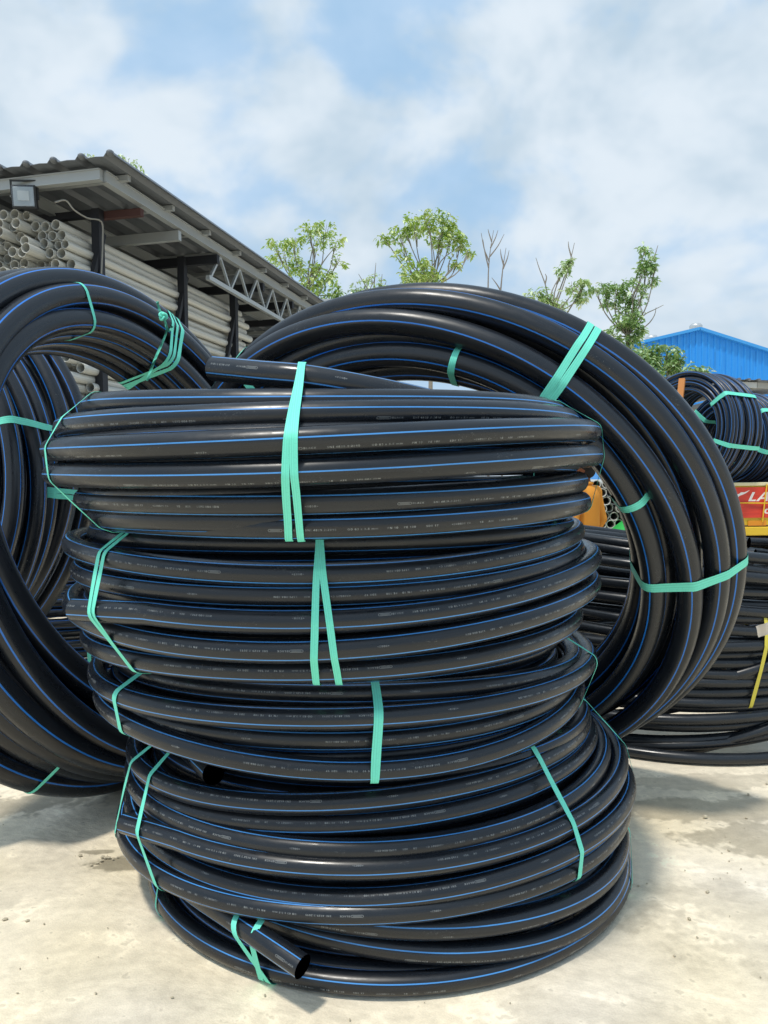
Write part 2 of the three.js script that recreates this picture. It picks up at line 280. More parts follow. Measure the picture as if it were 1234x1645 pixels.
const T = {
  C1r1: [-0.179, 1.624, -2.551, -0.003, -0.009, 0.745, -0.011, -0.007, 0.008, -0.009, -0.005, 0.004],
  C1r2: [-0.191, 1.586, -2.548, 0.011, -0.009, 0.793, -0.006, -0.012, 0.006, 0.001, -0.001, 0.001],
  C1r3: [-0.18, 1.533, -2.542, 0.02, -0.013, 0.847, -0.014, -0.003, 0.011, 0.006, 0, 0.001],
  C1r4: [-0.176, 1.46, -2.544, 0.022, -0.007, 0.845, -0.009, -0.002, 0.008, 0.003, 0, 0.004],
  C1r5: [-0.161, 1.389, -2.55, 0.019, -0.009, 0.782, -0.004, 0.005, 0.006, 0.003, 0.003, 0.002],
  C1r6: [-0.138, 1.328, -2.552, 0.02, -0.005, 0.762, -0.005, 0.018, 0.003, 0.001, 0.003, 0.005],
  C2r1: [-0.194, 1.23, -2.77, 0.01, -0.024, 0.866, -0.006, -0.005, 0.015, -0.006, 0.001, 0.004],
  C2r2: [-0.183, 1.165, -2.772, 0.02, -0.023, 0.856, -0.007, -0.004, 0.009, -0.002, 0.003, 0.001],
  C2r3: [-0.18, 1.123, -2.771, 0.025, -0.026, 0.902, 0.002, -0.01, 0.018, 0.001, 0.005, 0.004],
  C2r4: [-0.174, 1.05, -2.773, 0.017, -0.026, 0.892, -0.002, 0.003, 0.018, 0.004, -0.001, 0.004],
  C2r5: [-0.176, 0.949, -2.772, 0.02, -0.016, 0.833, 0.004, -0.001, -0.003, 0.001, 0.004, 0.002],
  C3r0: [-0.139, 0.827, -2.876, -0.012, 0.003, 0.812, 0.005, 0.012, -0.012, -0.002, -0.004, -0.002],
  C3r1: [-0.144, 0.797, -2.873, 0.003, -0.004, 0.879, 0.001, -0.005, 0, 0.003, 0.002, -0.004],
  C3r15: [-0.153, 0.721, -2.874, -0.002, -0.002, 0.818, 0.002, -0.005, -0.001, -0.001, 0.003, 0],
  C3r2: [-0.158, 0.683, -2.876, -0.008, -0.007, 0.856, -0.004, -0.004, 0.017, -0.012, 0.007, 0.006],
  C4r1: [-0.085, 0.528, -2.945, 0.028, -0.004, 0.839, -0.01, -0.022, -0.004, 0.009, 0, -0.004],
  C4r2: [-0.062, 0.461, -2.945, 0.037, -0.002, 0.837, -0.005, -0.026, -0.007, 0.008, 0.006, -0.002],
  C4r3: [-0.063, 0.428, -2.943, 0.023, -0.007, 0.877, -0.009, -0.006, 0.006, -0.003, 0.003, 0],
  C4r4: [-0.057, 0.39, -2.941, 0.024, -0.007, 0.915, 0.008, -0.006, 0.007, -0.004, 0.004, 0.001],
  C4r5: [-0.031, 0.306, -2.944, 0.024, -0.008, 0.906, 0.009, 0.012, 0.01, 0.008, -0.003, 0.003],
  C4r6: [-0.051, 0.246, -2.94, 0.021, -0.003, 0.912, 0.01, 0.004, -0.004, 0.001, -0.001, -0.002],
  C5a: [0.008, 0.032, -2.929, 0, 0, 0.864, 0.002, 0.001, 0, 0, 0, 0],
  C5b: [0.037, 0.103, -2.921, -0.021, 0.004, 0.82, -0.012, 0.025, -0.005, -0.018, 0.006, -0.004],
  C5c: [0.027, 0.175, -2.919, -0.018, 0.005, 0.835, -0.01, 0.015, -0.006, -0.009, 0.002, -0.003],
  C5d: [0.028, 0.168, -2.926, -0.018, 0.007, 0.781, 0.002, 0.01, -0.013, -0.009, 0.001, -0.006],
};
const STACK = 'strapped coils in the five-high stack';
const deg = Math.PI / 180;
function stackCoil(label, cx, cz, yMid) { return new Coil({ label, group: STACK, c: V(cx, yMid, cz), u: X, v: Z, n: Y, r: 0.0315, wall: 0.0038 }); }
function turns(coil, list) { for (const [k, phi, dir, m, u0] of list) coil.add(flatRing(T[k]), pipeMats[m], { phi: phi * deg, dir, u0 }); }
function inner(coil, list, m = 0) { for (const [y, R, dx = 0, dz = 0] of list) coil.add(flatRing([coil.c.x + dx, y, coil.c.z + dz, 0.004, 0.002, R, 0.004, 0.003]), hiddenTurns, { phi: 40 * deg, u0: y * 7, seg: 120, sides: 12 }); }
// a free end that leaves ring fn at angle t0 and runs on for len metres with the given share of the ring's bend
function withTail(fn, t0, len, bend, drop = 0) {
  const ring = []; for (let i = 0; i <= 165; i++) ring.push(fn(t0 - i / 165 * (t0 + 2.36)));
  const pts = [], p = fn(t0), d = fn(t0 + 0.01).sub(fn(t0 - 0.01)).normalize(), ds = 0.02, R = 0.88; let th = Math.atan2(d.z, d.x); const q = p.clone();
  for (let s = ds; s <= len; s += ds) { th += bend * ds / R; q.add(V(Math.cos(th) * ds, (d.y + drop) * ds, Math.sin(th) * ds)); pts.unshift(q.clone()); }
  return pts.concat(ring);
}
function pathPts(P, n = 40) { const c = new THREE.CatmullRomCurve3(P); return c.getSpacedPoints(n); }
function ringAngle(fn, px, py) { let b = 1e9, r = 0; for (let t = 0; t < 6.283; t += 0.004) { const [x, y, d] = pix(fn(t)), e = Math.hypot(x - px, y - py) + d * 8; if (e < b) { b = e; r = t; } } return r; }

{ // top coil
  const c = stackCoil('topmost coil of the stack, its free pipe end lying across its top', -0.19, -2.48, 1.47);
  turns(c, [['C1r1', 27, 1, 0, 0.82], ['C1r2', 23, 1, 0, 0.35], ['C1r3', 15, 1, 1, 0.72], ['C1r4', 9, 1, 1, 0.12], ['C1r5', 32, 1, 2, 0.3], ['C1r6', 23, 1, 2, 0.55]]);
  inner(c, [[1.57, 0.70], [1.52, 0.765], [1.465, 0.765], [1.395, 0.705], [1.33, 0.685]], 1);
  c.addOpen(pathPts([at(345, 592, 1.95), at(420, 600, 1.86), at(487, 606, 1.83), at(570, 620, 1.845), at(650, 636, 1.88), at(720, 652, 1.94), at(800, 664, 2.02)], 44), pipeMats[0], { phi: 62 * deg, u0: 0.2, twist: 0.02 });
  for (const s of [-1, 1]) c.strap(c.angle(471 + s * 5.2, 850), c.angle(478 + s * 5.6, 690), 0.0140, { seed: 2 + s, lift: s > 0 ? 0.0012 : 0 });
  c.strap(c.angle(97, 775), c.angle(93, 705), 0.013, { seed: 5 });
  c.strap(c.angle(958, 770), c.angle(958, 700), 0.012, { seed: 6 });
}
{ // second coil: free end at the left
  const c = stackCoil('second coil from the top, its free pipe end at the left under a doubled strap', -0.176, -2.76, 1.07);
  turns(c, [['C2r1', 62, -1, 1, 0.1], ['C2r2', 58, -1, 2, 0.85], ['C2r4', 62, -1, 3, 0.2], ['C2r5', 55, -1, 0, 0.6]]);
  const r3 = flatRing(T.C2r3), t0 = ringAngle(r3, 242, 986);
  c.addOpen(withTail(r3, t0, 0.285, 0.12, -0.07), pipeMats[1], { phi: 62 * deg, dir: -1, u0: 0.15 });
  inner(c, [[1.262, 0.802], [1.2, 0.792], [1.108, 0.822], [1.045, 0.826], [0.985, 0.772], [1.13, 0.745], [0.92, 0.768]], 2);
  for (const s of [-1, 1]) c.strap(c.angle(196 + s * 4, 1025), c.angle(178 + s * 4, 900), 0.014, { seed: 12 + s, lift: s > 0 ? 0.001 : 0 });
  c.strap(c.angle(518, 1070), c.angle(513, 921), 0.0145, { seed: 14 }); c.strap(c.angle(549, 1070), c.angle(521, 921), 0.0145, { seed: 15, lift: 0.001 });
}
{ // third coil
  const c = stackCoil('third coil from the top, its dark pipe mouth poking out low at the left front', -0.148, -2.885, 0.75);
  turns(c, [['C3r0', 50, -1, 3, 0.5], ['C3r1', 64, -1, 2, 0.4], ['C3r15', 58, -1, 1, 0.05], ['C3r2', 64, -1, 0, 0.72]]);
  inner(c, [[0.86, 0.752], [0.79, 0.747], [0.765, 0.812], [0.655, 0.788], [0.72, 0.757], [0.83, 0.69]], 0);
  c.curves.push({ closed: true, pts: [] });
  c.addOpen(pathPts([at(343, 1243, 2.2), at(322, 1223, 2.34), at(304, 1207, 2.5), at(284, 1195, 2.72)], 24), pipeMats[3], { phi: 20 * deg, u0: 0.9, twist: 0 });
  c.curves.pop();
  c.strap(c.angle(206, 1170), c.angle(207, 1115), 0.019, { seed: 21 });
  c.strap(c.angle(599, 1230), c.angle(602, 1152), 0.019, { seed: 22 }); 
  c.strap(c.angle(951, 1090), c.angle(951, 1060), 0.012, { seed: 23 });
}
{ // fourth coil
  const c = stackCoil('fourth coil from the top, widest, its strapped free end pointing left', -0.06, -2.955, 0.38);
  turns(c, [['C4r1', 78, -1, 3, 0.3], ['C4r2', 74, -1, 3, 0.62], ['C4r3', 70, -1, 3, 0.9], ['C4r5', 76, -1, 3, 0.48], ['C4r6', 70, -1, 3, 0.15]]);
  const r4 = flatRing(T.C4r4), t0 = ringAngle(r4, 290, 1350);
  c.addOpen(withTail(r4, t0, 0.27, 0.0, -0.06), pipeMats[3], { phi: 78 * deg, dir: 1, u0: 0.66 });
  inner(c, [[0.57, 0.786], [0.505, 0.778], [0.44, 0.785], [0.37, 0.85], [0.305, 0.842], [0.24, 0.85], [0.53, 0.715], [0.375, 0.785]], 3);
  c.strap(c.angle(215, 1300), c.angle(228, 1240), 0.016, { seed: 31 }); c.strap(c.angle(250, 1345), c.angle(258, 1275), 0.015, { seed: 32 });
  c.strap(c.angle(910, 1392), c.angle(845, 1240), 0.0155, { seed: 33 });
  c.strap(c.angle(1019, 1230), c.angle(1012, 1195), 0.011, { seed: 34 });
}
{ // bottom coil
  const c = stackCoil('bottom coil on the concrete, its loose pipe end jutting forward at the front', 0.022, -2.925, 0.12);
  turns(c, [['C5a', 38, 1, 2, 0.2], ['C5b', 20, 1, 3, 0.6], ['C5c', 26, -1, 1, 0.35], ['C5d', 30, 1, 0, 0.8]]);
  inner(c, [[0.035, 0.815], [0.035, 0.75], [0.11, 0.757], [0.095, 0.693]], 2);
  c.addOpen(pathPts([at(486, 1553, 2.03), at(431, 1515, 2.10), at(379, 1479, 2.20), at(309, 1432, 2.38), at(276, 1398, 2.58), V(-0.80, 0.10, -2.85), V(-0.79, 0.09, -3.1), V(-0.70, 0.085, -3.35)], 60), pipeMats[2], { phi: 60 * deg, u0: 0.1, twist: 0.05 });
  for (const s of [0, 1]) c.strap(c.angle(257 + s * 4, 1465), c.angle(259 + s * 5, 1420), 0.009, { seed: 41 + s });
  c.strap(c.angle(425, 1555), c.angle(415, 1500), 0.015, { seed: 43 }); c.strap(c.angle(440, 1555), c.angle(440, 1500), 0.015, { seed: 44, lift: 0.001 });
  c.strap(c.angle(1003, 1425), c.angle(1000, 1385), 0.011, { seed: 45 });
}
// big standing coils -------------------------------------------------
function frameOf(c, yaw, tilt) { const n = V(Math.sin(yaw) * Math.cos(tilt), Math.sin(tilt), Math.cos(yaw) * Math.cos(tilt)), u = V(Math.cos(yaw), 0, -Math.sin(yaw)), v = n.clone().cross(u); return { c, u, v, n }; }
function standRing(f, q) { const [a, R, du = 0, dv = 0, k1 = 0, k2 = 0, lean = 0] = q; return (t) => { const rr = R + k1 * Math.cos(2 * t) + k2 * Math.sin(2 * t); return f.c.clone().addScaledVector(f.n, a + lean * Math.cos(t)).addScaledVector(f.u, du + rr * Math.cos(t)).addScaledVector(f.v, dv + rr * Math.sin(t)); }; }
{ // big coil leaning on the back of the stack
  const f = frameOf(V(0.167, 1.0321, -3.3353), -0.4217, -0.4727);
  const c = new Coil({ label: 'huge upright coil of thick pipe leaning behind the stack, arching to the right', ...f, r: 0.0475, L: 1.6, wall: 0.0065 });
  const L = [[[-0.16, 1.178, 0.0335, -0.0169, 0.0206, 0.0041], 160], [[-0.078, 1.157, 0.0046, 0.0034, 0.0139, -0.0024], 80], [[-0.002, 1.104, -0.0294, 0.0005, 0.0046, -0.0264], 75], [[-0.036, 1.017, -0.017, 0.0059, -0.0087, -0.0093, -0.046], 100], [[0.015, 0.962, -0.0027, 0.0078, -0.0068, -0.0033], 100], [[-0.05, 0.892, 0.016, 0.0006, -0.0018, 0.003, -0.05], 100], [[-0.17, 1.075], 70], [[-0.17, 0.965, 0, 0, 0, 0, -0.02], 70], [[-0.24, 1.03], 70], [[-0.14, 0.885, 0.01, 0, 0, 0, -0.04], 70]];
  L.forEach(([q, phi], i) => c.add(standRing(f, q), bigMats[i % 2], { phi: (phi % 90) * deg, u0: i * 0.37, sides: 22, twist: 0.1 }));
  const front = (h) => h[1] > -0.13;
  { const a = c.angle(903, 580); for (const s of [-1, 1]) c.strap(a + s * 0.0128, a + s * 0.0128, 0.022, { seed: 51 + s }); }
  c.strap(c.angle(1110, 938), c.angle(1110, 938), 0.032, { seed: 53 });
  c.strap(c.angle(733, 590), c.angle(733, 590), 0.02, { seed: 54, only: (h) => h[0] < 1.0 });
  c.strap(c.angle(1028, 790), c.angle(1028, 790), 0.024, { seed: 55, only: (h) => h[0] < 1.04 });
  c.strap(c.angle(400, 575), c.angle(400, 575), 0.03, { seed: 56 });
}
{ // big coil at the left, seen through
  const f = frameOf(V(-1.1761, 1.2597, -3.8122), 1.1681, 0.2551);
  const c = new Coil({ label: 'huge leaning coil of thick pipe at the left edge, open in the middle', ...f, r: 0.060, L: 1.8, wall: 0.0075 });
  const L = [[[0.01, 1.1816, 0.0021, 0.0141, -0.0013, 0.0153], 55], [[0.0519, 1.1064, 0.0337, -0.0163, -0.0182, 0.0063], 48], [[0.0412, 0.9704, 0.0073, 0.0046, 0.0047, -0.0262], 42], [[-0.2529, 1.2074, -0.0431, -0.0024, 0.0231, 0.0376], 75], [[-0.07, 0.985], 60], [[-0.18, 0.98], 60], [[-0.29, 0.985], 60], [[-0.12, 1.16], 60], [[-0.03, 1.07], 60], [[-0.16, 1.08], 60], [[-0.28, 1.09], 60], [[-0.075, 1.2, 0, 0.015], 66], [[-0.165, 1.195, -0.02, 0.02], 70]];
  L.forEach(([q, phi], i) => c.add(standRing(f, q), bigMats[(i + 1) % 2], { phi: phi * deg, u0: i * 0.31, sides: 22, twist: 0.08 }));
  for (const k of [0, 1]) { const a = c.angle(90 - k * 12, 1225); c.strap(a, a, 0.011, { seed: 61 + k, only: (h) => h[1] < -0.13 && h[0] > 1.13 }); }
  for (const [dx, w] of [[0, 0.02], [9, 0.016], [-8, 0.014]]) c.strap(c.angle(262 + dx, 540 + dx * 0.5), c.angle(254 + dx * 1.4, 530), w, { seed: 63 + dx });
  { // the knot that gathers the three bands, with its loose tails
    const k0 = at(262, 508, 3.72), rib = (P, w) => { const q = pathPts(P, 14), pos = [], idx = []; q.forEach((p, i) => { const t = q[Math.min(i + 1, 14)].clone().sub(q[Math.max(i - 1, 0)]).normalize(), sd = t.clone().cross(C_FWD).normalize().multiplyScalar(w / 2).applyAxisAngle(t, 0.5 * Math.sin(i * 0.5)); for (const e of [-1, 1]) pos.push(p.x + sd.x * e, p.y + sd.y * e, p.z + sd.z * e); if (i < 14) { const a = i * 2; idx.push(a, a + 1, a + 2, a + 2, a + 1, a + 3, a + 1, a, a + 2, a + 1, a + 2, a + 3); } }); return geoFrom(pos, null, null, idx); };
    const kg = new THREE.TorusKnotGeometry(0.012, 0.007, 48, 6, 2, 3); kg.translate(k0.x, k0.y, k0.z); const km = mesh('strap_knot', c.local(kg), strapMat, c.root);
    mesh('strap_tail', c.local(rib([k0, at(256, 497, 3.72), at(253, 484, 3.74)], 0.013)), strapMat, km); mesh('strap_tail', c.local(rib([k0, at(268, 530, 3.66), at(250, 575, 3.66), at(236, 612, 3.68)], 0.012)), strapMat, km); mesh('strap_tail', c.local(rib([k0, at(272, 532, 3.67), at(277, 524, 3.67)], 0.012)), strapMat, km);
  }
  c.strap(c.angle(42, 515), c.angle(42, 515), 0.014, { seed: 66, only: (h) => h[0] < 1.13 && h[1] > -0.1 });
}
{ // coil behind it
  const f = frameOf(V(-3.2938, 1.4009, -4.9492), -0.1553, 0.0994);
  const c = new Coil({ label: 'upright coil at the left edge, seen through the opening of the leaning coil', ...f, r: 0.055, L: 1.6, wall: 0.007 });
  const L = [[[0.3928, 1.2843, -0.0131, -0.0165, 0.0014, -0.0168], 15], [[0.1993, 1.2945, -0.0053, -0.0253, 0.0012, -0.0258], 10], [[0.0643, 1.2816, 0.0009, -0.0046, 0.0002, -0.0048], 20], [[-0.0568, 1.3035, 0.006, 0.0327, 0.0095, 0.0322], 10], [[-0.2489, 1.332, 0.0115, 0.0137, -0.0023, 0.0359], -25], [[0.295, 1.21], 30], [[0.13, 1.21], 30], [[0, 1.21], 30], [[-0.155, 1.23], 30], [[0.39, 1.14], 30], [[0.2, 1.12], 30], [[-0.02, 1.12], 30]];
  L.forEach(([q, phi], i) => c.add(standRing(f, q), bigMats[i % 2], { phi: phi * deg, u0: i * 0.29, sides: 18, twist: 0.06 }));
  c.strap(c.angle(55, 690), c.angle(55, 690), 0.034, { seed: 71, only: (h) => h[1] > 0.02 });
  for (const s of [0, 1]) { c.strap(c.angle(70, 572), c.angle(70, 572) + s * 0.028, 0.032, { seed: 72 + s }); c.strap(c.angle(105, 800) + s * 0.024, c.angle(105, 800) + s * 0.024, 0.026, { seed: 74 + s, only: (h) => h[1] < 0.1 }); }
}
{ // lying coil behind them
  const c = new Coil({ label: 'lying coil of pipe on the floor behind the leaning coil, mostly hidden', c: V(-2.35, 0.35, -6.3), u: X, v: Z, n: Y, r: 0.0375, L: 1.2 });
  for (let i = 0; i < 8; i++) c.add(flatRing([-2.35 + 0.03 * Math.sin(i * 4), 0.04 + i * 0.076, -6.3, 0.03, 0, 0.82 + 0.03 * Math.sin(i * 2.7)]), bigMats[0], { phi: 40 * deg, u0: i * 0.4, seg: 90, sides: 12 });
  c.strap(1.3, 1.32, 0.02);
}
{ // loose plain black pipe heap, right
  const R = rnd(44), cx = 1.72, cz = -4.72;
  const c = new Coil({ name: 'loose_pipe_coil', label: 'big loose heap of plain black pipe lying on the floor at the right edge', category: 'pipe heap', c: V(cx, 0.5, cz), u: X, v: Z, n: Y, r: 0.0285 });
  for (let i = 0; i < 23; i++) {
    const y = 0.0295 + 0.98 * (i / 22) ** 1.02, k = i < 1 ? 0 : 1;
    c.add(flatRing([cx + k * (R() - 0.5) * 0.05, y + (k ? 0.012 : 0), cz + k * (R() - 0.5) * 0.05, k * (lerp(0.09, -0.13, i / 22) + 0.06 * (R() - 0.5)), k * (R() - 0.5) * 0.03, (i < 1 ? 0.98 : [0.945, 0.905, 0.93, 0.89][i % 4]) + k * (R() - 0.5) * 0.025, k * (R() - 0.5) * 0.04, k * (R() - 0.5) * 0.04, k * (R() - 0.5) * 0.015, k * (R() - 0.5) * 0.02]), plainPipe, { seg: 120, sides: 12, u0: R() });
  }
  for (let i = 0; i < 6; i++) c.add(flatRing([cx + (R() - 0.5) * 0.1, 0.15 + 0.16 * i, cz, 0.05, 0, 0.82]), plainPipe, { seg: 90, sides: 10 });
  for (const [dy, ph] of [[0, 0], [0.05, 0.5], [0.0, 1.1], [-0.3, 0.3]]) { // turns sprung out of the heap at its right
    const pts = []; for (let i = 0; i <= 60; i++) { const t = -0.6 + i / 60 * 4.2 + ph * 0.4, r = 0.9 + 0.05 * Math.sin(t * 2 + ph); pts.push(V(cx + 0.06 + r * Math.cos(t), 0.40 + dy + 0.30 * Math.cos(t - 0.15 + ph * 0.3), cz + 0.03 + r * Math.sin(t))); }
    c.addOpen(pts, plainPipe, { sides: 12 });
  }
  for (const [px, py, d, px2, py2, d2] of [[1203, 872, 4.05, 1160, 874, 4.1], [1213, 891, 3.95, 1165, 893, 4.0], [1211, 908, 3.9, 1165, 912, 3.95]]) c.addOpen(pathPts([at(px, py, d), at((px + px2) / 2, (py + py2) / 2 - 3, (d + d2) / 2 + 0.02), at(px2, py2, d2), at(px2 - 50, py2 + 6, d2 + 0.1)], 16), plainPipe, { sides: 12 });
  const a = c.angle(1205, 1080); c.strap(a + 0.02, a - 0.06, 0.016, { mat: yellowStrap, seed: 81, only: (h) => h[1] > -0.22 && h[1] < 0.22 });
  const tagGeo = new THREE.PlaneGeometry(0.05, 0.07, 6, 8), P = tagGeo.attributes.position; for (let i = 0; i < P.count; i++) P.setZ(i, 0.012 * Math.sin(P.getX(i) * 70) + 0.02 * Math.sin(P.getY(i) * 40));
  tagGeo.computeVertexNormals(); const q = at(1226, 1012, 3.62); tagGeo.rotateZ(0.5); tagGeo.translate(q.x, q.y, q.z);
  mesh('paper_tag', c.local(tagGeo), new THREE.MeshStandardMaterial({ color: new THREE.Color('#d9d3cd'), roughness: 0.8, side: THREE.DoubleSide }), c.root);
}

// ---------------------------------------------------------------- open shed with racked white pipes, left
const SD = V(0.242, 0, -0.970).normalize(), SL = V(-0.970, 0, -0.242).normalize(); // into depth; to the left
const corner = at(163, 281, 6.8);
const shedAt = (along, left, y) => V(corner.x, 0, corner.z).addScaledVector(SD, along).addScaledVector(SL, left).setY(y);
const greySteel = std('#a9adad', 0.45, 0.35), darkSteel = std('#22242a', 0.6, 0.2), rustSteel = std('#4a2f2c', 0.8, 0.1), roofMat = new THREE.MeshStandardMaterial({ color: new THREE.Color('#6b7076'), roughness: 0.55, metalness: 0.3, side: THREE.DoubleSide });
{
  const root = thing('open_shed', 'open steel shed with a grey ribbed roof over racked white pipes', 'shed', shedAt(0, 0, 0));
  const loc = (g) => { g.translate(-root.position.x, 0, -root.position.z); return g; };
  const eave = corner.y, LEN = 10.5, WID = 6.5;
  const chan = (a, b, w, h) => merge([beam(a, b, w, h), beam(a.clone().setY(a.y + h / 2 - 0.006), b.clone().setY(b.y + h / 2 - 0.006), w + 0.022, 0.011), beam(a.clone().setY(a.y - h / 2 + 0.006), b.clone().setY(b.y - h / 2 + 0.006), w + 0.022, 0.011)]);
  mesh('fascia', loc(chan(shedAt(0, 0, eave), shedAt(0, WID, eave + 0.04), 0.05, 0.10)), greySteel, root);
  mesh('fascia', loc(chan(shedAt(0.03, 0, eave - 0.004), shedAt(LEN, 0, eave - 0.004), 0.05, 0.105)), greySteel, root);
  // rafters along the shed
  for (const l of [0.95, 2.1, 3.4, 4.8]) mesh('rafter', loc(chan(shedAt(0.04, l, eave - 0.02), shedAt(LEN, l, eave - 0.02), 0.05, 0.12)), greySteel, root);
  for (let i = 0; i < 13; i++) mesh('purlin', loc(beam(shedAt(0.25 + i * 0.8, -0.12, eave + 0.052), shedAt(0.25 + i * 0.8, WID, eave + 0.092), 0.05, 0.05)), greySteel, root);
  // roof: ribbed sheets, ribs running along the shed
  const rib = [[0, 0], [0.035, 0.042], [0.075, 0.042], [0.11, 0], [0.19, 0.006], [0.28, 0]], pitch = 0.28;
  for (let sN = 0; sN < 6; sN++) {
    const P = []; for (let k = 0; k < 4; k++) for (const [x, y] of rib.slice(0, 5)) P.push([x + k * pitch + sN * 1.12 - 0.24, y]); P.push([1.12 + sN * 1.12 - 0.24, 0.001]);
    const pos = [], uv = [], idx = []; let n = 0;
    for (const dy of [0, 0.004]) { const s0 = n; for (const [l, y] of P) for (const a of [-0.16, LEN]) { const p = shedAt(a, l, eave + 0.080 + sN * 0.0015 + 0.006 * l + y + dy); pos.push(p.x, p.y, p.z); uv.push(l, a); n++; } for (let i = 0; i < P.length - 1; i++) { const a = s0 + i * 2; idx.push(a, a + 1, a + 2, a + 2, a + 1, a + 3); } }
    const half = P.length * 2; for (let i = 0; i < P.length - 1; i++) for (const e of [0, 1]) { const a = i * 2 + e, b = a + 2; idx.push(a, b, a + half, a + half, b, b + half); }
    const g = geoFrom(pos, null, uv, idx).toNonIndexed(); g.computeVertexNormals(); mesh('roof_sheet', loc(g), roofMat, root);
  }
  for (let k = 0; k < 5; k++) { const e = new THREE.SphereGeometry(0.034, 10, 8); e.scale(1, 0.8, 1.4); const p = shedAt(-0.14, -0.185 + k * 0.28, eave + 0.112); e.translate(p.x, p.y, p.z); mesh('rib_cap', loc(e), std('#6d7176', 0.6, 0.2), root); }
  // posts, outriggers, braces
  const posts = [[0.55, 0.42], [2.2, 0.42], [3.6, 0.42], [5.2, 0.42], [6.8, 0.42]];
  for (const [a, l] of posts) {
    mesh('post', loc(beam(shedAt(a, l, 0), shedAt(a, l, eave - 0.08), 0.085, 0.085, SD)), darkSteel, root);
    mesh('brace', loc(beam(shedAt(a + 0.05, l - 0.02, eave - 0.30), shedAt(a - 0.28, l + 0.02, eave - 1.25), 0.05, 0.05, SL)), darkSteel, root);
    mesh('post', loc(beam(shedAt(a, l + 2.9, 0), shedAt(a, l + 2.9, eave - 0.08), 0.085, 0.085, SD)), darkSteel, root);
  }
  [0.62, 1.35, 2.25, 3.6, 4.7, 5.8, 7.2].forEach((a, i) => { mesh('outrigger', loc(beam(shedAt(a, -0.02, eave - 0.125), shedAt(a, i ? 4.8 : 0.46, eave - 0.12), 0.06, i ? 0.10 : 0.07)), i === 0 ? rustSteel : i === 1 ? greySteel : darkSteel, root); if (!i) mesh('outrigger', loc(beam(shedAt(a, 0.47, eave - 0.09), shedAt(a, 4.8, eave - 0.08), 0.06, 0.07)), darkSteel, root); });
  // lattice truss below the eave
  const c0 = shedAt(2.05, 0.02, eave - 0.38), c1 = shedAt(7.0, 0.02, eave - 0.46);
  mesh('truss_chord', loc(beam(c0, c1, 0.05, 0.05)), greySteel, root);
  for (let i = 0; i < 9; i++) { const a = 2.1 + i * 0.54, b = a + 0.27, y0 = lerp(c0.y, c1.y, (a - 2.05) / 4.95); mesh('truss_web', loc(beam(shedAt(a, 0.02, y0), shedAt(b, 0.02, eave - 0.06), 0.028, 0.028)), greySteel, root); mesh('truss_web', loc(beam(shedAt(b, 0.02, eave - 0.06), shedAt(a + 0.54, 0.02, y0 - 0.01), 0.028, 0.028)), greySteel, root); mesh('truss_web', loc(beam(shedAt(b, 0.02, eave - 0.06), shedAt(b, 0.02, y0 - 0.01), 0.022, 0.022)), greySteel, root); }
  // rack arms, back and end walls
  for (const y of [2.86, 2.12, 1.3, 0.5]) { for (const [a] of posts.slice(0, 3)) mesh('rack_arm', loc(beam(shedAt(a, 0.36, y - 0.05), shedAt(a, 4.2, y - 0.05), 0.07, 0.09)), darkSteel, root); }
  mesh('rack_rail', loc(beam(shedAt(2.0, 0.36, 2.80), shedAt(7.5, 0.36, 2.80), 0.06, 0.16)), darkSteel, root);
  mesh('back_wall', loc(beam(shedAt(-0.1, 6.3, 2.1), shedAt(LEN, 6.3, 2.1), 0.06, 4.2)), std('#84888b', 0.6, 0.2), root);
  mesh('end_wall', loc(beam(shedAt(LEN - 0.1, 0.3, 1.95), shedAt(LEN - 0.1, 6.2, 1.95), 0.06, 3.9)), std('#84888b', 0.6, 0.2), root);
  const cable = limb([at(88, 325, 6.9), at(106, 322, 6.95), at(118, 336, 7.0), at(140, 350, 7.15), at(163, 356, 7.3), at(165, 385, 7.35), at(163, 440, 7.38)], 0.008, 0.008, 6, 24);
  tag(mesh('power_cable', cable, std('#8b8a84', 0.7)), 'grey cable sagging from the shed beam down along the front post', 'cable');
}
{ // flood lamp
  const p = at(40, 317, 6.95), t = thing('flood_lamp', 'black square flood lamp with a grey glass face under the shed eave', 'lamp', p);
  mesh('housing', box(0.215, 0.205, 0.06, 0, 0, 0, 0.012), std('#1d2023', 0.5), t);
  mesh('reflector', box(0.178, 0.166, 0.012, 0, 0, 0.032, 0.004), std('#8f989c', 0.35, 0.3), t); mesh('led_panel', box(0.10, 0.085, 0.008, 0, 0.004, 0.042, 0.003), std('#a8b0b2', 0.5), t);
  mesh('glass', box(0.19, 0.178, 0.004, 0, 0, 0.052), new THREE.MeshPhysicalMaterial({ transmission: 1, roughness: 0.05, thickness: 0 }), t);
  mesh('bracket', merge([box(0.012, 0.16, 0.02, -0.115, 0.06, -0.01), box(0.012, 0.16, 0.02, 0.115, 0.06, -0.01), box(0.242, 0.012, 0.03, 0, 0.145, -0.01)]), std('#1d2023', 0.5), t); t.rotation.y = 0.12; t.rotation.x = 0.12;
}
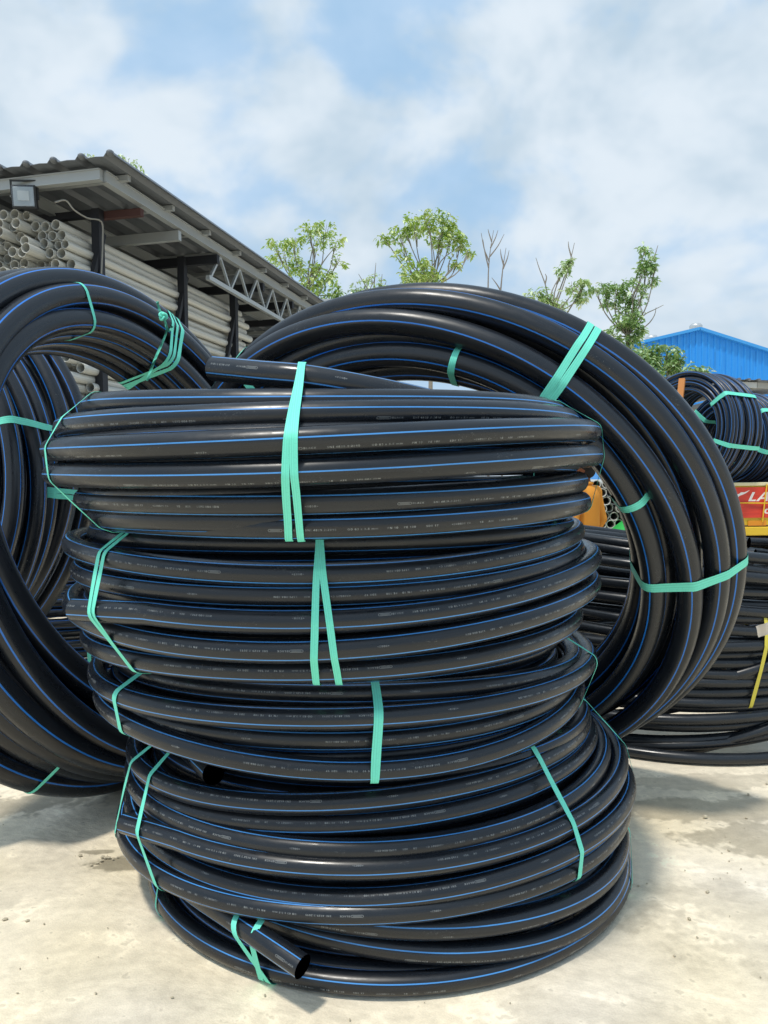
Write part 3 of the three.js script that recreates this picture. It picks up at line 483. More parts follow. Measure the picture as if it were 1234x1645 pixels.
// white pipes -------------------------------------------------------
const pvc = new THREE.MeshStandardMaterial({ roughness: 0.45, map: canvas(256, 256, (g, w, h) => { const R = rnd(3); g.fillStyle = '#bfbfb8'; g.fillRect(0, 0, w, h); for (let i = 0; i < 260; i++) { g.fillStyle = R() < 0.5 ? 'rgba(120,116,104,0.10)' : 'rgba(235,234,226,0.12)'; g.fillRect(R() * w, R() * h, 2 + R() * 6, 10 + R() * 120); } }) });
function pvcGeo(r, len, k = 0.14) { const wall = r * k; const g = new THREE.LatheGeometry([[r - wall, len - 0.02], [r - wall, len], [r, len], [r, 0], [r - wall * 0.3, -0.003], [r - wall, 0], [r - wall, len * 0.5]].map(([x, y]) => new THREE.Vector2(x, y)), 22); return g; }
function pvcAt(geo, p, dir, label, group) {
  const m = mesh('white_pipe', geo, pvc); m.position.copy(p); m.quaternion.setFromUnitVectors(Y, dir); tag(m, label, 'pipe', group); return m;
}
{
  const R = rnd(21), g1 = pvcGeo(0.047, 4.0), g2 = pvcGeo(0.041, 4.0), LB = 'white pipe in the big racked pile under the shed roof', GR = 'white pipes racked under the shed';
  const side = SL.clone().negate();
  for (let row = 0; row < 12; row++) for (let col = 0; col < 12; col++) {
    const l = 0.44 + col * 0.098 + (row % 2) * 0.049 + (R() - 0.5) * 0.02 + (col < 1 ? 0.0 : 0), y = 2.93 + row * 0.087 + (R() - 0.5) * 0.02;
    if (row > 10 && (col < 3 || R() < 0.3)) continue;
    if (row > 9 && col < 1) continue;
    const a = (col < 2 ? 0.18 + R() * 0.12 : -0.02 + R() * 0.34) - row * 0.012;
    pvcAt(R() < 0.7 ? g1 : g2, shedAt(a, l + 0.045, y), SD.clone().addScaledVector(SL, (R() - 0.5) * 0.012).normalize(), LB, GR);
  }
  for (let row = 0; row < 8; row++) for (let col = 0; col < 6; col++) { const a = 0.12 + R() * 0.4 + (row > 5 ? 0.05 : 0); pvcAt(g1, shedAt(a, 0.46 + col * 0.098 + (row % 2) * 0.049, 2.17 + row * 0.085 + (R() - 0.5) * 0.012), SD, 'white pipe on the lower rack, seen through the leaning coil', 'white pipes on the lower rack'); }
}
{ // bundle of white pipe mouths behind the person
  const g = pvcGeo(0.042, 3.0, 0.22), R = rnd(8), o = at(966, 866, 7.35);
  const rk = thing('pipe_trestle', 'low dark trestle carrying the white pipe bundle behind the person', 'trestle', V(o.x, 0, o.z - 0.6));
  mesh('crossbar', box(0.9, 0.08, 0.08, 0.25, o.y - 0.09, 0), darkSteel, rk); for (const x of [-0.15, 0.65]) mesh('leg', box(0.07, o.y - 0.13, 0.07, x, (o.y - 0.13) / 2, 0), darkSteel, rk);
  mesh('crossbar', box(0.9, 0.08, 0.08, 0.25, o.y - 0.09, -1.8), darkSteel, rk); for (const x of [-0.15, 0.65]) mesh('leg', box(0.07, o.y - 0.13, 0.07, x, (o.y - 0.13) / 2, -1.8), darkSteel, rk);
  for (let row = 0; row < 8; row++) for (let col = 0; col < 7 - (row > 5 ? 2 : 0); col++) pvcAt(g, V(o.x - 0.09 + col * 0.086 + (row % 2) * 0.043, o.y - 0.008 + row * 0.0755 + (R() - 0.5) * 0.008, o.z + (R() - 0.5) * 0.12), V(0.16, 0, -1).normalize(), 'white pipe mouth in the bundle behind the person in the orange shirt', 'white pipes bundled behind the person');
}
// ---------------------------------------------------------------- buildings
{ // blue hall
  const D = 38, w0 = at(985, 562, D), pk = at(1122, 530, D), w1 = at(1275, 578, D), x0 = w0.x, x1 = w1.x, z = pk.z;
  const t = thing('blue_hall', 'tall bright blue sheet-clad hall with a low gable at the right', 'building', V(pk.x, 0, z));
  const blue = new THREE.MeshStandardMaterial({ roughness: 0.5, map: canvas(512, 256, (g, w, h) => { const R = rnd(6); g.fillStyle = '#2990e2'; g.fillRect(0, 0, w, h); for (let i = 0; i < 220; i++) { g.fillStyle = R() < 0.5 ? 'rgba(10,60,120,0.10)' : 'rgba(120,190,240,0.09)'; g.fillRect(R() * w, R() * h, 1 + R() * 5, 20 + R() * 160); } for (let i = 0; i < 14; i++) { g.fillStyle = 'rgba(120,110,120,0.10)'; g.beginPath(); g.ellipse(R() * w, R() * h, 4 + R() * 14, 8 + R() * 20, 0, 0, 7); g.fill(); } }) });
  const topAt = (x) => x < pk.x ? lerp(w0.y, pk.y, (x - x0) / (pk.x - x0)) : lerp(pk.y, w1.y, (x - pk.x) / (x1 - pk.x));
  const pos = [], uv = [], idx = []; let n = 0; const prof = [[0, 0], [0.17, 0], [0.2, 0.05], [0.27, 0.05], [0.3, 0]];
  const xs = []; for (let x = x0; x < x1 - 0.3; x += 0.3) for (const [dx, dz] of prof.slice(0, 4)) xs.push([x + dx, dz]); xs.push([x1, 0]);
  for (const [x, dz] of xs) { pos.push(x - pk.x, 0, dz, x - pk.x, topAt(x), dz); uv.push((x - x0) / 8, 0, (x - x0) / 8, topAt(x) / 8); n += 2; }
  for (let i = 0; i < xs.length - 1; i++) { const a = i * 2; idx.push(a, a + 2, a + 1, a + 1, a + 2, a + 3); }
  const g = geoFrom(pos, null, uv, idx).toNonIndexed(); g.computeVertexNormals(); blue.side = THREE.DoubleSide; mesh('gable_cladding', g, blue, t);
  const rf = std('#c8d0d6', 0.5, 0.2), A = V(w0.x - pk.x, w0.y + 0.04, 0.12), B = V(0, pk.y + 0.04, 0.12), C = V(x1 - pk.x, w1.y + 0.04, 0.12);
  mesh('verge_trim', beam(A, B, 0.25, 0.14), std('#3c96dc', 0.5), t); mesh('verge_trim', beam(B, C, 0.25, 0.14), std('#3c96dc', 0.5), t);
  const slope = (p, q) => { const s = new THREE.Shape([new THREE.Vector2(p.x, p.y), new THREE.Vector2(q.x, q.y), new THREE.Vector2(q.x, q.y + 0.08), new THREE.Vector2(p.x, p.y + 0.08)]); const e = new THREE.ExtrudeGeometry(s, { depth: 18, bevelEnabled: false }); e.translate(0, 0, -18); return e; };
  mesh('roof', merge([slope(A, B), slope(B, C)]), rf, t);
  mesh('side_wall', box(0.1, w0.y - 0.1, 17.9, A.x, (w0.y - 0.1) / 2, -9), blue, t); mesh('side_wall', box(0.1, w1.y - 0.1, 17.9, C.x, (w1.y - 0.1) / 2, -9), blue, t);
  mesh('rear_wall', box(C.x - A.x, w1.y, 0.1, (A.x + C.x) / 2, w1.y / 2, -17.9), blue, t);
  const metal = std('#c9cccc', 0.35, 0.6);
  for (const [px, py] of [[1118, 530], [1047, 549]]) { const q = at(px, py, D + 0.9), v = new THREE.LatheGeometry([[0.16, -0.3], [0.2, 0], [0.3, 0.05], [0.32, 0.2], [0.24, 0.3], [0, 0.34]].map(([x, y]) => new THREE.Vector2(x, y)), 18); v.translate(q.x - pk.x, q.y, q.z - z); mesh('roof_ventilator', v, metal, t); }
}
{ // low roof behind the truck
  const D = 12, a = at(1040, 613, D), b = at(1215, 619, D), t = thing('low_canopy', 'low canopy roof with a pale fascia below the blue hall', 'canopy', V(b.x, 0, b.z));
  const L = (p) => p.clone().sub(t.position), back = V(0.9, 0, -5);
  mesh('fascia', beam(L(a), L(b), 0.05, 0.085), std('#c3c4c0', 0.5, 0.2), t);
  const e = L(b).add(V(1.6, 0.03, -0.6));
  mesh('roof_sheet', geoFrom([...L(a).add(V(0, 0.06, 0.1)), ...L(b).add(V(0.25, 0.06, 0.1)), ...L(b).add(V(2.6, 0.10, -1.4)), ...L(a).add(back).add(V(0, 0.12, 0))].flat().map(Number), null, [0, 0, 1, 0, 1, 1, 0, 1], [0, 1, 2, 0, 2, 3, 2, 1, 0, 3, 2, 0].slice(0, 6)), Object.assign(roofMat.clone(), { side: THREE.DoubleSide }), t);
  for (let i = 0; i < 12; i++) { const p = L(a).lerp(L(b), i / 11).add(V(0, 0.075, 0.1)); mesh('roof_rib', beam(p, p.clone().add(V(0.6, 0.05, -3)), 0.04, 0.035), std('#6f7276', 0.6), t); }
  for (let i = 0; i < 4; i++) { const p = L(a).lerp(L(b), 0.25 + i * 0.24).add(V(0, -0.03, -0.05)); mesh('rafter', beam(p, p.clone().add(V(-0.7, -0.1, -3.4)), 0.06, 0.08), std('#8f908c', 0.6), t); }
  mesh('rafter', beam(L(b), L(b).add(V(1.7, 0.02, -0.9)), 0.05, 0.08), std('#a9aaa6', 0.6), t);
  mesh('rafter', beam(L(b).add(V(-0.1, -0.05, -0.1)), L(b).add(V(-1.2, -0.22, -0.4)), 0.05, 0.06), std('#6a6560', 0.7), t);
  for (const x of [-0.35, -2.6]) mesh('post', box(0.09, b.y - 0.06, 0.09, x, (b.y - 0.06) / 2, -0.5), std('#4b4742', 0.8), t);
}
{ // dark slope further right
  const p = at(1206, 628, 14), q = at(1300, 668, 14), t = thing('grey_lean_to', 'dark grey sloping sheet roof beside the low canopy at the right edge', 'roof', V(p.x, 0, p.z));
  const s = new THREE.Shape([new THREE.Vector2(0, p.y), new THREE.Vector2(q.x - p.x, q.y), new THREE.Vector2(q.x - p.x, q.y - 0.06), new THREE.Vector2(0, p.y - 0.06)]), g = new THREE.ExtrudeGeometry(s, { depth: 5, bevelEnabled: false }); g.translate(0, 0, -5); mesh('roof', g, std('#5c6268', 0.6), t);
  mesh('wall', box(q.x - p.x, q.y - 0.1, 0.08, (q.x - p.x) / 2, (q.y - 0.1) / 2, -0.3), std('#50565b', 0.8), t);
}
{ // pale roof beyond the shed
  const D = 24, a = at(440, 489, D), b = at(524, 489, D), t = thing('distant_hall', 'low distant hall with a white fascia just past the end of the shed', 'building', V(b.x, 0, b.z));
  const w = b.x - a.x; mesh('wall', box(w + 1.2, b.y - 0.35, 0.2, -w / 2 + 0.5, (b.y - 0.35) / 2, -0.4), std('#6b6f72', 0.8), t); mesh('fascia', box(w, 0.22, 0.08, -w / 2, b.y - 0.04, 0), std('#dfe3e6', 0.5), t);
  mesh('roof', box(w + 1.6, 0.07, 4, -w / 2 + 0.5, b.y + 0.14, -2), std('#a6abb0', 0.6), t); mesh('side_fascia', box(0.55, 0.2, 0.08, 0.3, b.y - 0.02, -0.06), std('#4c5054', 0.7), t);
}
// ---------------------------------------------------------------- lorry with coils
{
  const D = 6.7, l = at(1095, 783, D), yTop = at(1200, 780, D).y, yBan = at(1200, 833, D).y, yBot = at(1200, 860, D).y, x0 = l.x, W = 4.6, z = l.z;
  const t = thing('flatbed_lorry', 'yellow flatbed lorry with a red lettered side banner, loaded with pipe coils', 'lorry', V(x0, 0, z)), yel = std('#d8b32a', 0.5), dk = std('#2a2622', 0.8);
  mesh('side_board', box(W, yTop - yBot - 0.085, 0.05, W / 2, (yTop + yBot + 0.085) / 2, -0.03, 0.006), yel, t);
  mesh('bed_rail', box(W, 0.075, 0.10, W / 2, yBot + 0.036, -0.02, 0.01), yel, t); mesh('top_rail', box(W, 0.03, 0.07, W / 2, yTop + 0.012, -0.025, 0.006), std('#d9cfa6', 0.6), t);
  mesh('reflector', box(0.16, 0.045, 0.006, 0.66, yBot + 0.105, 0.004, 0.002), std('#d98a10', 0.4), t);
  const bt = canvas(2048, 256, (g, w, h) => {
    g.fillStyle = '#d23a26'; g.fillRect(0, 0, w, h); const R = rnd(4); for (let i = 0; i < 90; i++) { g.fillStyle = R() < 0.5 ? 'rgba(240,110,80,0.12)' : 'rgba(110,10,10,0.10)'; g.beginPath(); g.ellipse(R() * w, R() * h, 20 + R() * 90, 4 + R() * 16, (R() - 0.5) * 0.6, 0, 7); g.fill(); }
    g.fillStyle = '#e9e7e2'; g.save(); g.translate(0, 118); g.transform(1, 0, -0.34, 1, 0, 0); g.font = 'bold 106px sans-serif'; g.fillText('Y', 158, 0); g.fillText('LA', 262, 0); g.restore();
    g.fillStyle = '#e9e7e2'; g.beginPath(); g.moveTo(190, 62); g.quadraticCurveTo(242, 52, 282, 22); g.quadraticCurveTo(258, 62, 204, 76); g.fill();
    g.font = 'bold 74px sans-serif'; g.save(); g.translate(0, 222); g.transform(0.9, 0, -0.1, 1, 0, 0); g.fillText('ce', 405, 0); g.restore();
  }, true, false);
  mesh('banner', (() => { const g = new THREE.PlaneGeometry(3.0, yTop - yBan - 0.02, 90, 8), P = g.attributes.position; for (let i = 0; i < P.count; i++) P.setZ(i, 0.004 + 0.004 * perlin.noise(P.getX(i) * 5, P.getY(i) * 9, 1)); g.computeVertexNormals(); g.translate(1.68, (yTop + yBan) / 2 - 0.004, 0.002); return g; })(), new THREE.MeshStandardMaterial({ map: bt, roughness: 0.5 }), t);
  const rp = std('#e0b62c', 0.7); mesh('rope', limb([V(0.2, (yTop + yBan) / 2 - 0.0, 0.018), V(1.2, (yTop + yBan) / 2 - 0.02, 0.02), V(3, (yTop + yBan) / 2 - 0.03, 0.02)], 0.006, 0.006, 6, 12), rp, t);
  mesh('rope', limb([V(0.735, yTop + 0.01, 0.018), V(0.715, (yTop + yBan) / 2, 0.022), V(0.70, yBan - 0.03, 0.018)], 0.006, 0.006, 6, 8), rp, t);
  mesh('bed_floor', box(W, 0.07, 2.1, W / 2, yTop - 0.06, -1.12), std('#7b5a36', 0.8), t);
  mesh('chassis_beam', box(W, 0.16, 0.12, W / 2, yBot - 0.10, -0.75), dk, t); mesh('chassis_beam', box(W, 0.16, 0.12, W / 2, yBot - 0.10, -1.5), dk, t);
  for (const [wx, wz] of [[1.12, -0.2], [1.12, -2.0], [3.9, -0.2], [3.9, -2.0]]) {
    const wl = new THREE.Group(); wl.name = 'wheel'; wl.position.set(wx, 0.43, wz); t.add(wl);
    const ty = new THREE.LatheGeometry([[0.24, -0.11], [0.40, -0.12], [0.43, -0.08], [0.43, 0.08], [0.40, 0.12], [0.24, 0.11]].map(([x, y]) => new THREE.Vector2(x, y)), 36); ty.rotateX(Math.PI / 2); mesh('tyre', ty, std('#191818', 0.85), wl);
    const rm = new THREE.LatheGeometry([[0, 0.03], [0.12, 0.05], [0.2, 0.03], [0.245, 0.11], [0.245, -0.1], [0, -0.06]].map(([x, y]) => new THREE.Vector2(x, y)), 28); rm.rotateX(Math.PI / 2); mesh('rim', rm, std('#a7a49c', 0.5, 0.3), wl);
  }
  for (const wx of [1.12, 3.9]) { const f = new THREE.CylinderGeometry(0.56, 0.56, 0.36, 28, 1, true, -Math.PI * 0.62, Math.PI * 1.2); f.rotateX(Math.PI / 2); f.rotateZ(Math.PI / 2); const f2 = new THREE.RingGeometry(0.50, 0.56, 28, 1, -0.32, Math.PI * 1.2 - 0.0); f2.translate(0, 0, 0.18); const m = std('#cfc8b8', 0.5); m.side = THREE.DoubleSide; const gg = merge([f]); gg.translate(wx, 0.5, -0.2); mesh('mudguard', gg, m, t); }
  const tank = new THREE.CylinderGeometry(0.2, 0.2, 0.46, 24); tank.rotateZ(Math.PI / 2 - 0.25); tank.translate(0.42, 0.74, -0.35); mesh('air_tank', tank, std('#d2cdbf', 0.45), t);
  // coils standing on the bed
  const LBL = ['first coil on the lorry bed, its open middle facing the yard, beside a wooden batten', 'second coil on the lorry bed, standing right behind the first', 'third coil on the lorry bed, cut by the right edge of the picture'];
  const G = [[1121, 700, 6.95, -1.08, 0.50, 0.36], [1186, 724, 7.35, -1.0, 0.43, 0.40], [1240, 728, 7.9, -0.95, 0.43, 0.42]];
  G.forEach(([px, py, d, yaw, Ro, wd], k) => {
    const c0 = at(px, py, d); c0.y = yTop - 0.02 + Ro + 0.02; const f = frameOf(c0, yaw, 0.03), R = rnd(60 + k);
    const c = new Coil({ label: LBL[k], group: 'coils loaded on the lorry', ...f, r: 0.02, L: 0.9 });
    const nA = Math.round(wd / 0.043);
    for (let i = 0; i < nA; i++) for (const dr of [0.0, 0.04, 0.085, 0.13]) { if (dr && i > 0 && i < nA - 1 && dr < 0.12) continue; c.add(standRing(f, [(-i / (nA - 1) + 0.5) * wd + (R() - 0.5) * 0.012, Ro - dr - R() * 0.012, (R() - 0.5) * 0.01, (R() - 0.5) * 0.01, (R() - 0.5) * 0.012, 0]), thinMat, { phi: R() * 90 * deg, u0: R(), seg: 72, sides: 9 }); }
    for (const th of [0.55, 2.4, -0.35, 4.0]) c.strap(th, th + 0.02, 0.03, { seed: 90 + k });
  });
  const b0 = at(1086, 700, 6.42), p = thing('wooden_batten', 'orange brown wooden batten leaning on the first coil of the lorry', 'batten', b0);
  mesh('stave', beam(V(), at(1096, 609, 6.6).sub(b0), 0.05, 0.03), std('#b9783c', 0.75), p);
}
{ // dark crate under a green cover
  const p = at(1003, 866, 7.1), t = thing('covered_crate', 'dark crate under a bright green peaked cover beside the white pipe bundle', 'crate', V(p.x, 0, p.z)), top = at(992, 852, 7.1).y;
  mesh('crate_body', box(0.26, top - 0.02, 0.3, 0.08, (top - 0.02) / 2, -0.1, 0.01), std('#23282a', 0.8), t);
  const k = new THREE.ConeGeometry(0.20, at(992, 832, 7.1).y - top + 0.04, 4, 3); k.rotateY(Math.PI / 4 + 0.3); k.translate(0.08, (at(992, 832, 7.1).y + top) / 2, -0.1); mesh('green_cover', k, std('#2cae4c', 0.55), t);
}
// ---------------------------------------------------------------- person
function blob(bones, cell, pad = 0.03, k = 0.02) { // smooth union of tapered capsules, meshed
  let lo = V(9, 9, 9), hi = V(-9, -9, -9);
  for (const [a, b, r0, r1] of bones) for (const [p, r] of [[a, r0], [b, r1]]) { lo.min(p.clone().subScalar(r + pad)); hi.max(p.clone().addScalar(r + pad)); }
  const half = Math.max(hi.x - lo.x, hi.y - lo.y, hi.z - lo.z) / 2, mid = lo.clone().add(hi).multiplyScalar(0.5), S = Math.min(110, Math.max(16, Math.ceil(2 * half / cell) + 4));
  const mc = new MarchingCubes(S, std('#888'), false, false, 400000); mc.isolation = 0;
  const q = V(), ab = V(), ap = V();
  for (let z = 0; z < S; z++) for (let y = 0; y < S; y++) for (let x = 0; x < S; x++) {
    q.set((x - S / 2) / (S / 2), (y - S / 2) / (S / 2), (z - S / 2) / (S / 2)).multiplyScalar(half * 1.06).add(mid);
    let d = 1;
    for (const [a, b, r0, r1, sx = 1, sz = 1] of bones) {
      ab.subVectors(b, a); ap.subVectors(q, a); const h = clamp(ap.dot(ab) / ab.lengthSq()); ap.addScaledVector(ab, -h);
      const e = Math.hypot(ap.x / sx, ap.y, ap.z / sz) - lerp(r0, r1, h), m = Math.max(k - Math.abs(d - e), 0) / k; d = Math.min(d, e) - m * m * k * 0.25;
    }
    mc.field[x + y * S + z * S * S] = -d;
  }
  mc.update();
  const n = mc.count, P = new Float32Array(n * 3), N = new Float32Array(n * 3);
  for (let i = 0; i < n * 3; i += 3) for (let c = 0; c < 3; c++) { P[i + c] = mc.positionArray[i + c] * half * 1.06 + [mid.x, mid.y, mid.z][c]; N[i + c] = mc.normalArray[i + c]; }
  const g = new THREE.BufferGeometry(); g.setAttribute('position', new THREE.BufferAttribute(P, 3)); g.setAttribute('normal', new THREE.BufferAttribute(N, 3)); g.setAttribute('uv', new THREE.BufferAttribute(new Float32Array(n * 2), 2)); return g;
}
{
  const o = at(941, 800, 6.5), t = thing('person', 'person in an orange long-sleeved shirt and grey trousers, seen from behind', 'person', V(o.x, 0, o.z)); t.rotation.y = 0.85;
  // figure faces -z (away); its right side is +x
  const sh = 1.30, hip = 0.90, head = V(-0.005, 1.50, -0.02), haR = V(0.235, 0.90, -0.06), elR = V(0.245, 1.07, 0.02), shR = V(0.17, sh, 0), shL = V(-0.17, sh, 0), elL = V(-0.235, 1.06, 0.0), haL = V(-0.21, 0.93, -0.16);
  const hand = (w, s) => { const B = [[w, w.clone().add(V(0, -0.075, -0.01)), 0.024, 0.032, 0.6, 1]]; [[-0.030, 0.062], [-0.010, 0.075], [0.010, 0.070], [0.028, 0.054]].forEach(([dz, L]) => { const a = w.clone().add(V(0, -0.085, dz - 0.01)), b = a.clone().add(V(-s * 0.006, -L * 0.5, 0)), c = b.clone().add(V(-s * 0.016, -L * 0.46, -0.004)); B.push([a, b, 0.0095, 0.009], [b, c, 0.009, 0.0075]); }); const a = w.clone().add(V(-s * 0.01, -0.03, -0.03)), b = a.clone().add(V(-s * 0.012, -0.035, -0.022)); B.push([a, b, 0.012, 0.010], [b, b.clone().add(V(0, -0.03, -0.002)), 0.010, 0.008]); return blob(B, 0.004, 0.015, 0.006); };
  const bodyB = [[V(0, 1.00, 0), V(0, 1.25, 0), 0.10, 0.112, 1.2, 0.85], [V(0, hip, 0), V(0, 1.02, 0), 0.115, 0.10, 1.15, 0.9], [shL, shR, 0.05, 0.05], [V(0, 1.30, 0), V(0, 1.42, -0.015), 0.055, 0.05], [shR, elR, 0.05, 0.04], [elR, haR, 0.04, 0.027], [shL, elL, 0.05, 0.04], [elL, haL, 0.04, 0.027], [V(0.09, hip - 0.03, 0), V(0.10, 0.47, 0.01), 0.085, 0.055], [V(0.10, 0.47, 0.01), V(0.10, 0.09, 0.03), 0.055, 0.038], [V(-0.09, hip - 0.03, 0), V(-0.10, 0.47, -0.02), 0.085, 0.055], [V(-0.10, 0.47, -0.02), V(-0.10, 0.09, 0.02), 0.055, 0.038]];
  const skin = std('#7c4b33', 0.6), headB = [[head.clone().add(V(0, 0.02, 0.012)), head.clone().add(V(0, 0.03, -0.015)), 0.088, 0.086, 0.9, 1.05], [head.clone().add(V(0, -0.05, -0.03)), head.clone().add(V(0, -0.075, -0.045)), 0.06, 0.042], [head.clone().add(V(0, 0.0, -0.10)), head.clone().add(V(0, -0.025, -0.115)), 0.012, 0.016], [head.clone().add(V(0.08, -0.01, 0)), head.clone().add(V(0.083, 0.025, 0.008)), 0.012, 0.018, 0.5, 1], [head.clone().add(V(-0.08, -0.01, 0)), head.clone().add(V(-0.083, 0.025, 0.008)), 0.012, 0.018, 0.5, 1], [head.clone().add(V(-0.02, -0.058, -0.085)), head.clone().add(V(0.02, -0.058, -0.085)), 0.008, 0.008]];
  const g = merge([blob(bodyB, 0.014, 0.03, 0.03), blob(headB, 0.006, 0.02, 0.012), hand(haR, 1), hand(haL, -1)]);
  mesh('body', g, skin, t);
  mesh('hair', blob([[head.clone().add(V(0, 0.045, 0.015)), head.clone().add(V(0, 0.05, -0.02)), 0.092, 0.088, 0.93, 1.02], [head.clone().add(V(0, -0.02, 0.045)), head.clone().add(V(0, 0.03, 0.04)), 0.06, 0.08]], 0.008), std('#121011', 0.8), t);
  const wr = 0.010, S1 = (a, b, r0, r1, sx, sz) => [a, b, r0 + wr, r1 + wr, sx, sz];
  mesh('shirt', blob([S1(V(0, 1.04, 0), V(0, 1.25, 0), 0.112, 0.114, 1.2, 0.87), S1(shL, shR, 0.05, 0.05), S1(V(0, 1.3, 0), V(0, 1.345, -0.01), 0.06, 0.052), S1(shR, elR, 0.046, 0.040), S1(elR, haR.clone().lerp(elR, 0.1), 0.040, 0.030), S1(shL, elL, 0.046, 0.040), S1(elL, haL.clone().lerp(elL, 0.1), 0.040, 0.030)], 0.012, 0.03, 0.012), new THREE.MeshStandardMaterial({ color: new THREE.Color('#d98f2e'), roughness: 0.85 }), t);
  mesh('trousers', blob([S1(V(0, hip, 0), V(0, 1.0, 0), 0.117, 0.105, 1.15, 0.9), S1(V(0.09, hip - 0.03, 0), V(0.10, 0.47, 0.01), 0.088, 0.064), S1(V(0.10, 0.47, 0.01), V(0.10, 0.12, 0.03), 0.064, 0.056), S1(V(-0.09, hip - 0.03, 0), V(-0.10, 0.47, -0.02), 0.088, 0.064), S1(V(-0.10, 0.47, -0.02), V(-0.10, 0.12, 0.02), 0.064, 0.056)], 0.014, 0.03, 0.03), std('#8a7f78', 0.85), t);
  for (const s of [-1, 1]) mesh('shoe', blob([[V(s * 0.10, 0.05, 0.05), V(s * 0.11, 0.04, -0.13), 0.045, 0.036, 0.95, 1], [V(s * 0.10, 0.05, 0.04), V(s * 0.10, 0.10, 0.03), 0.042, 0.04]], 0.009), std('#2a2624', 0.7), t);
  const col = new THREE.TorusGeometry(0.062, 0.014, 8, 24); col.rotateX(Math.PI / 2 - 0.25); col.translate(0, 1.365, -0.01); mesh('collar', col, std('#d98f2e', 0.85), t);
}
// ---------------------------------------------------------------- trees
function leafCloud(R, clumps, size) { // clumps: [centre, radius, count]; every leaf a bent lozenge
  const pos = [], nor = [], uv = [], idx = []; let n = 0;
  for (const [c, rad, cnt, flat = 0.8] of clumps) for (let i = 0; i < cnt; i++) {
    const d = V(R() - 0.5, (R() - 0.5), R() - 0.5).normalize().multiplyScalar(rad * Math.pow(R(), 0.42)); d.y *= flat;
    const gap = perlin.noise((c.x + d.x) * 3.1, (c.y + d.y) * 3.1, (c.z + d.z) * 3.1); if (gap < 0.03) continue;
    const p = c.clone().add(d), a = V(R() - 0.5, R() * 0.5 - 0.42, R() - 0.5).normalize(), up = V((R() - 0.5) * 1.1, 1, (R() - 0.5) * 1.1).normalize(), b = a.clone().cross(up).normalize(), L = size * (0.6 + 0.8 * R()), w = L * 0.24;
    const q = [p, p.clone().addScaledVector(a, L * 0.5).addScaledVector(b, w).addScaledVector(up, w * 0.4), p.clone().addScaledVector(a, L).addScaledVector(V(0, -1, 0), L * 0.12), p.clone().addScaledVector(a, L * 0.5).addScaledVector(b, -w).addScaledVector(up, w * 0.4)];
    const nn = up.clone(), t = R(); for (const v of q) { pos.push(v.x, v.y, v.z); nor.push(nn.x, nn.y, nn.z); uv.push(t, 0.5); }
    idx.push(n, n + 1, n + 2, n, n + 2, n + 3); n += 4;
  }
  return geoFrom(pos, nor, uv, idx);
}
const leafTex = (c0, c1, c2) => canvas(64, 4, (g, w, h) => { const q = g.createLinearGradient(0, 0, w, 0); q.addColorStop(0, c0); q.addColorStop(0.6, c1); q.addColorStop(1, c2); g.fillStyle = q; g.fillRect(0, 0, w, h); }, true, false);
const leafMat = (t) => new THREE.MeshPhysicalMaterial({ map: t, roughness: 0.55, side: THREE.DoubleSide, transmission: 0.5, thickness: 0 });
const leafA = leafMat(leafTex('#8fb244', '#b4cf60', '#d9e08a')), leafB = leafMat(leafTex('#7ba35a', '#9cc070', '#c0d494')), leafC = leafMat(leafTex('#93b56c', '#b6d088', '#d8e2aa'));
const barkMat = std('#8d857a', 0.9), twigMat = std('#8a8179', 0.9);
function tree(name, label, D, foot, clumps, mat, o = {}) { // clumps in photograph pixels at depth D: [x, y, radius px, leaves, dz]
  const R = rnd(o.seed ?? 1), s = D / F, base = at(foot[0], 700, D); base.y = 0;
  const t = thing(name, label, 'tree', base), L = (p) => p.sub(base);
  const cs = clumps.map(([x, y, r, n, dz]) => [L(at(x, y, D + (dz ?? (R() - 0.5) * r * s * 1.6))), r * s * 1.16, Math.round(n * 1.75)]);
  const fork = L(at(foot[1], foot[2], D));
  const wood = [limb([V(0, 0, 0), V(fork.x * 0.3, fork.y * 0.5, 0), fork], (o.tr ?? 0.10), (o.tr ?? 0.10) * 0.55, 8, 8)];
  for (const [c, r] of cs) { const m = fork.clone().lerp(c, 0.5).add(V((R() - 0.5) * 0.5, -0.12 * fork.distanceTo(c) * (R() - 0.1), (R() - 0.5) * 0.4)); wood.push(limb([fork.clone(), m, c.clone()], 0.026, 0.010, 6, 7)); for (let k = 0; k < 3; k++) wood.push(limb([m.clone().lerp(c, 0.4 + 0.3 * R()), c.clone().add(V((R() - 0.5) * r, (R() - 0.1) * r * 0.7, (R() - 0.5) * r))], 0.012, 0.005, 4, 3)); }
  for (const tw of o.twigs ?? []) wood.push(limb(tw.map(([x, y, dz]) => L(at(x, y, D + (dz ?? 0)))), (o.tw ?? 0.03), 0.008, 5, 8));
  mesh('trunk', merge(wood), o.bark ?? barkMat, t);
  if (cs.length) mesh('crown', leafCloud(R, cs, o.leaf ?? 0.155), mat, t);
}
tree('tree', 'leafy double-crowned tree just right of the shed roof end', 26, [490, 492, 470], [[455, 412, 26, 360], [440, 395, 14, 120], [470, 392, 16, 150], [497, 372, 20, 230], [520, 372, 20, 240], [540, 388, 15, 120], [510, 395, 14, 90], [545, 420, 14, 120], [535, 440, 13, 110], [500, 438, 26, 380], [470, 455, 24, 240], [520, 462, 26, 330], [490, 478, 24, 260], [455, 478, 18, 110], [540, 476, 14, 90], [478, 425, 14, 80]], leafA, { seed: 3, twigs: [[[492, 470], [498, 420], [506, 385]], [[492, 470], [503, 415], [498, 372]], [[492, 470], [520, 420], [540, 395]]] });
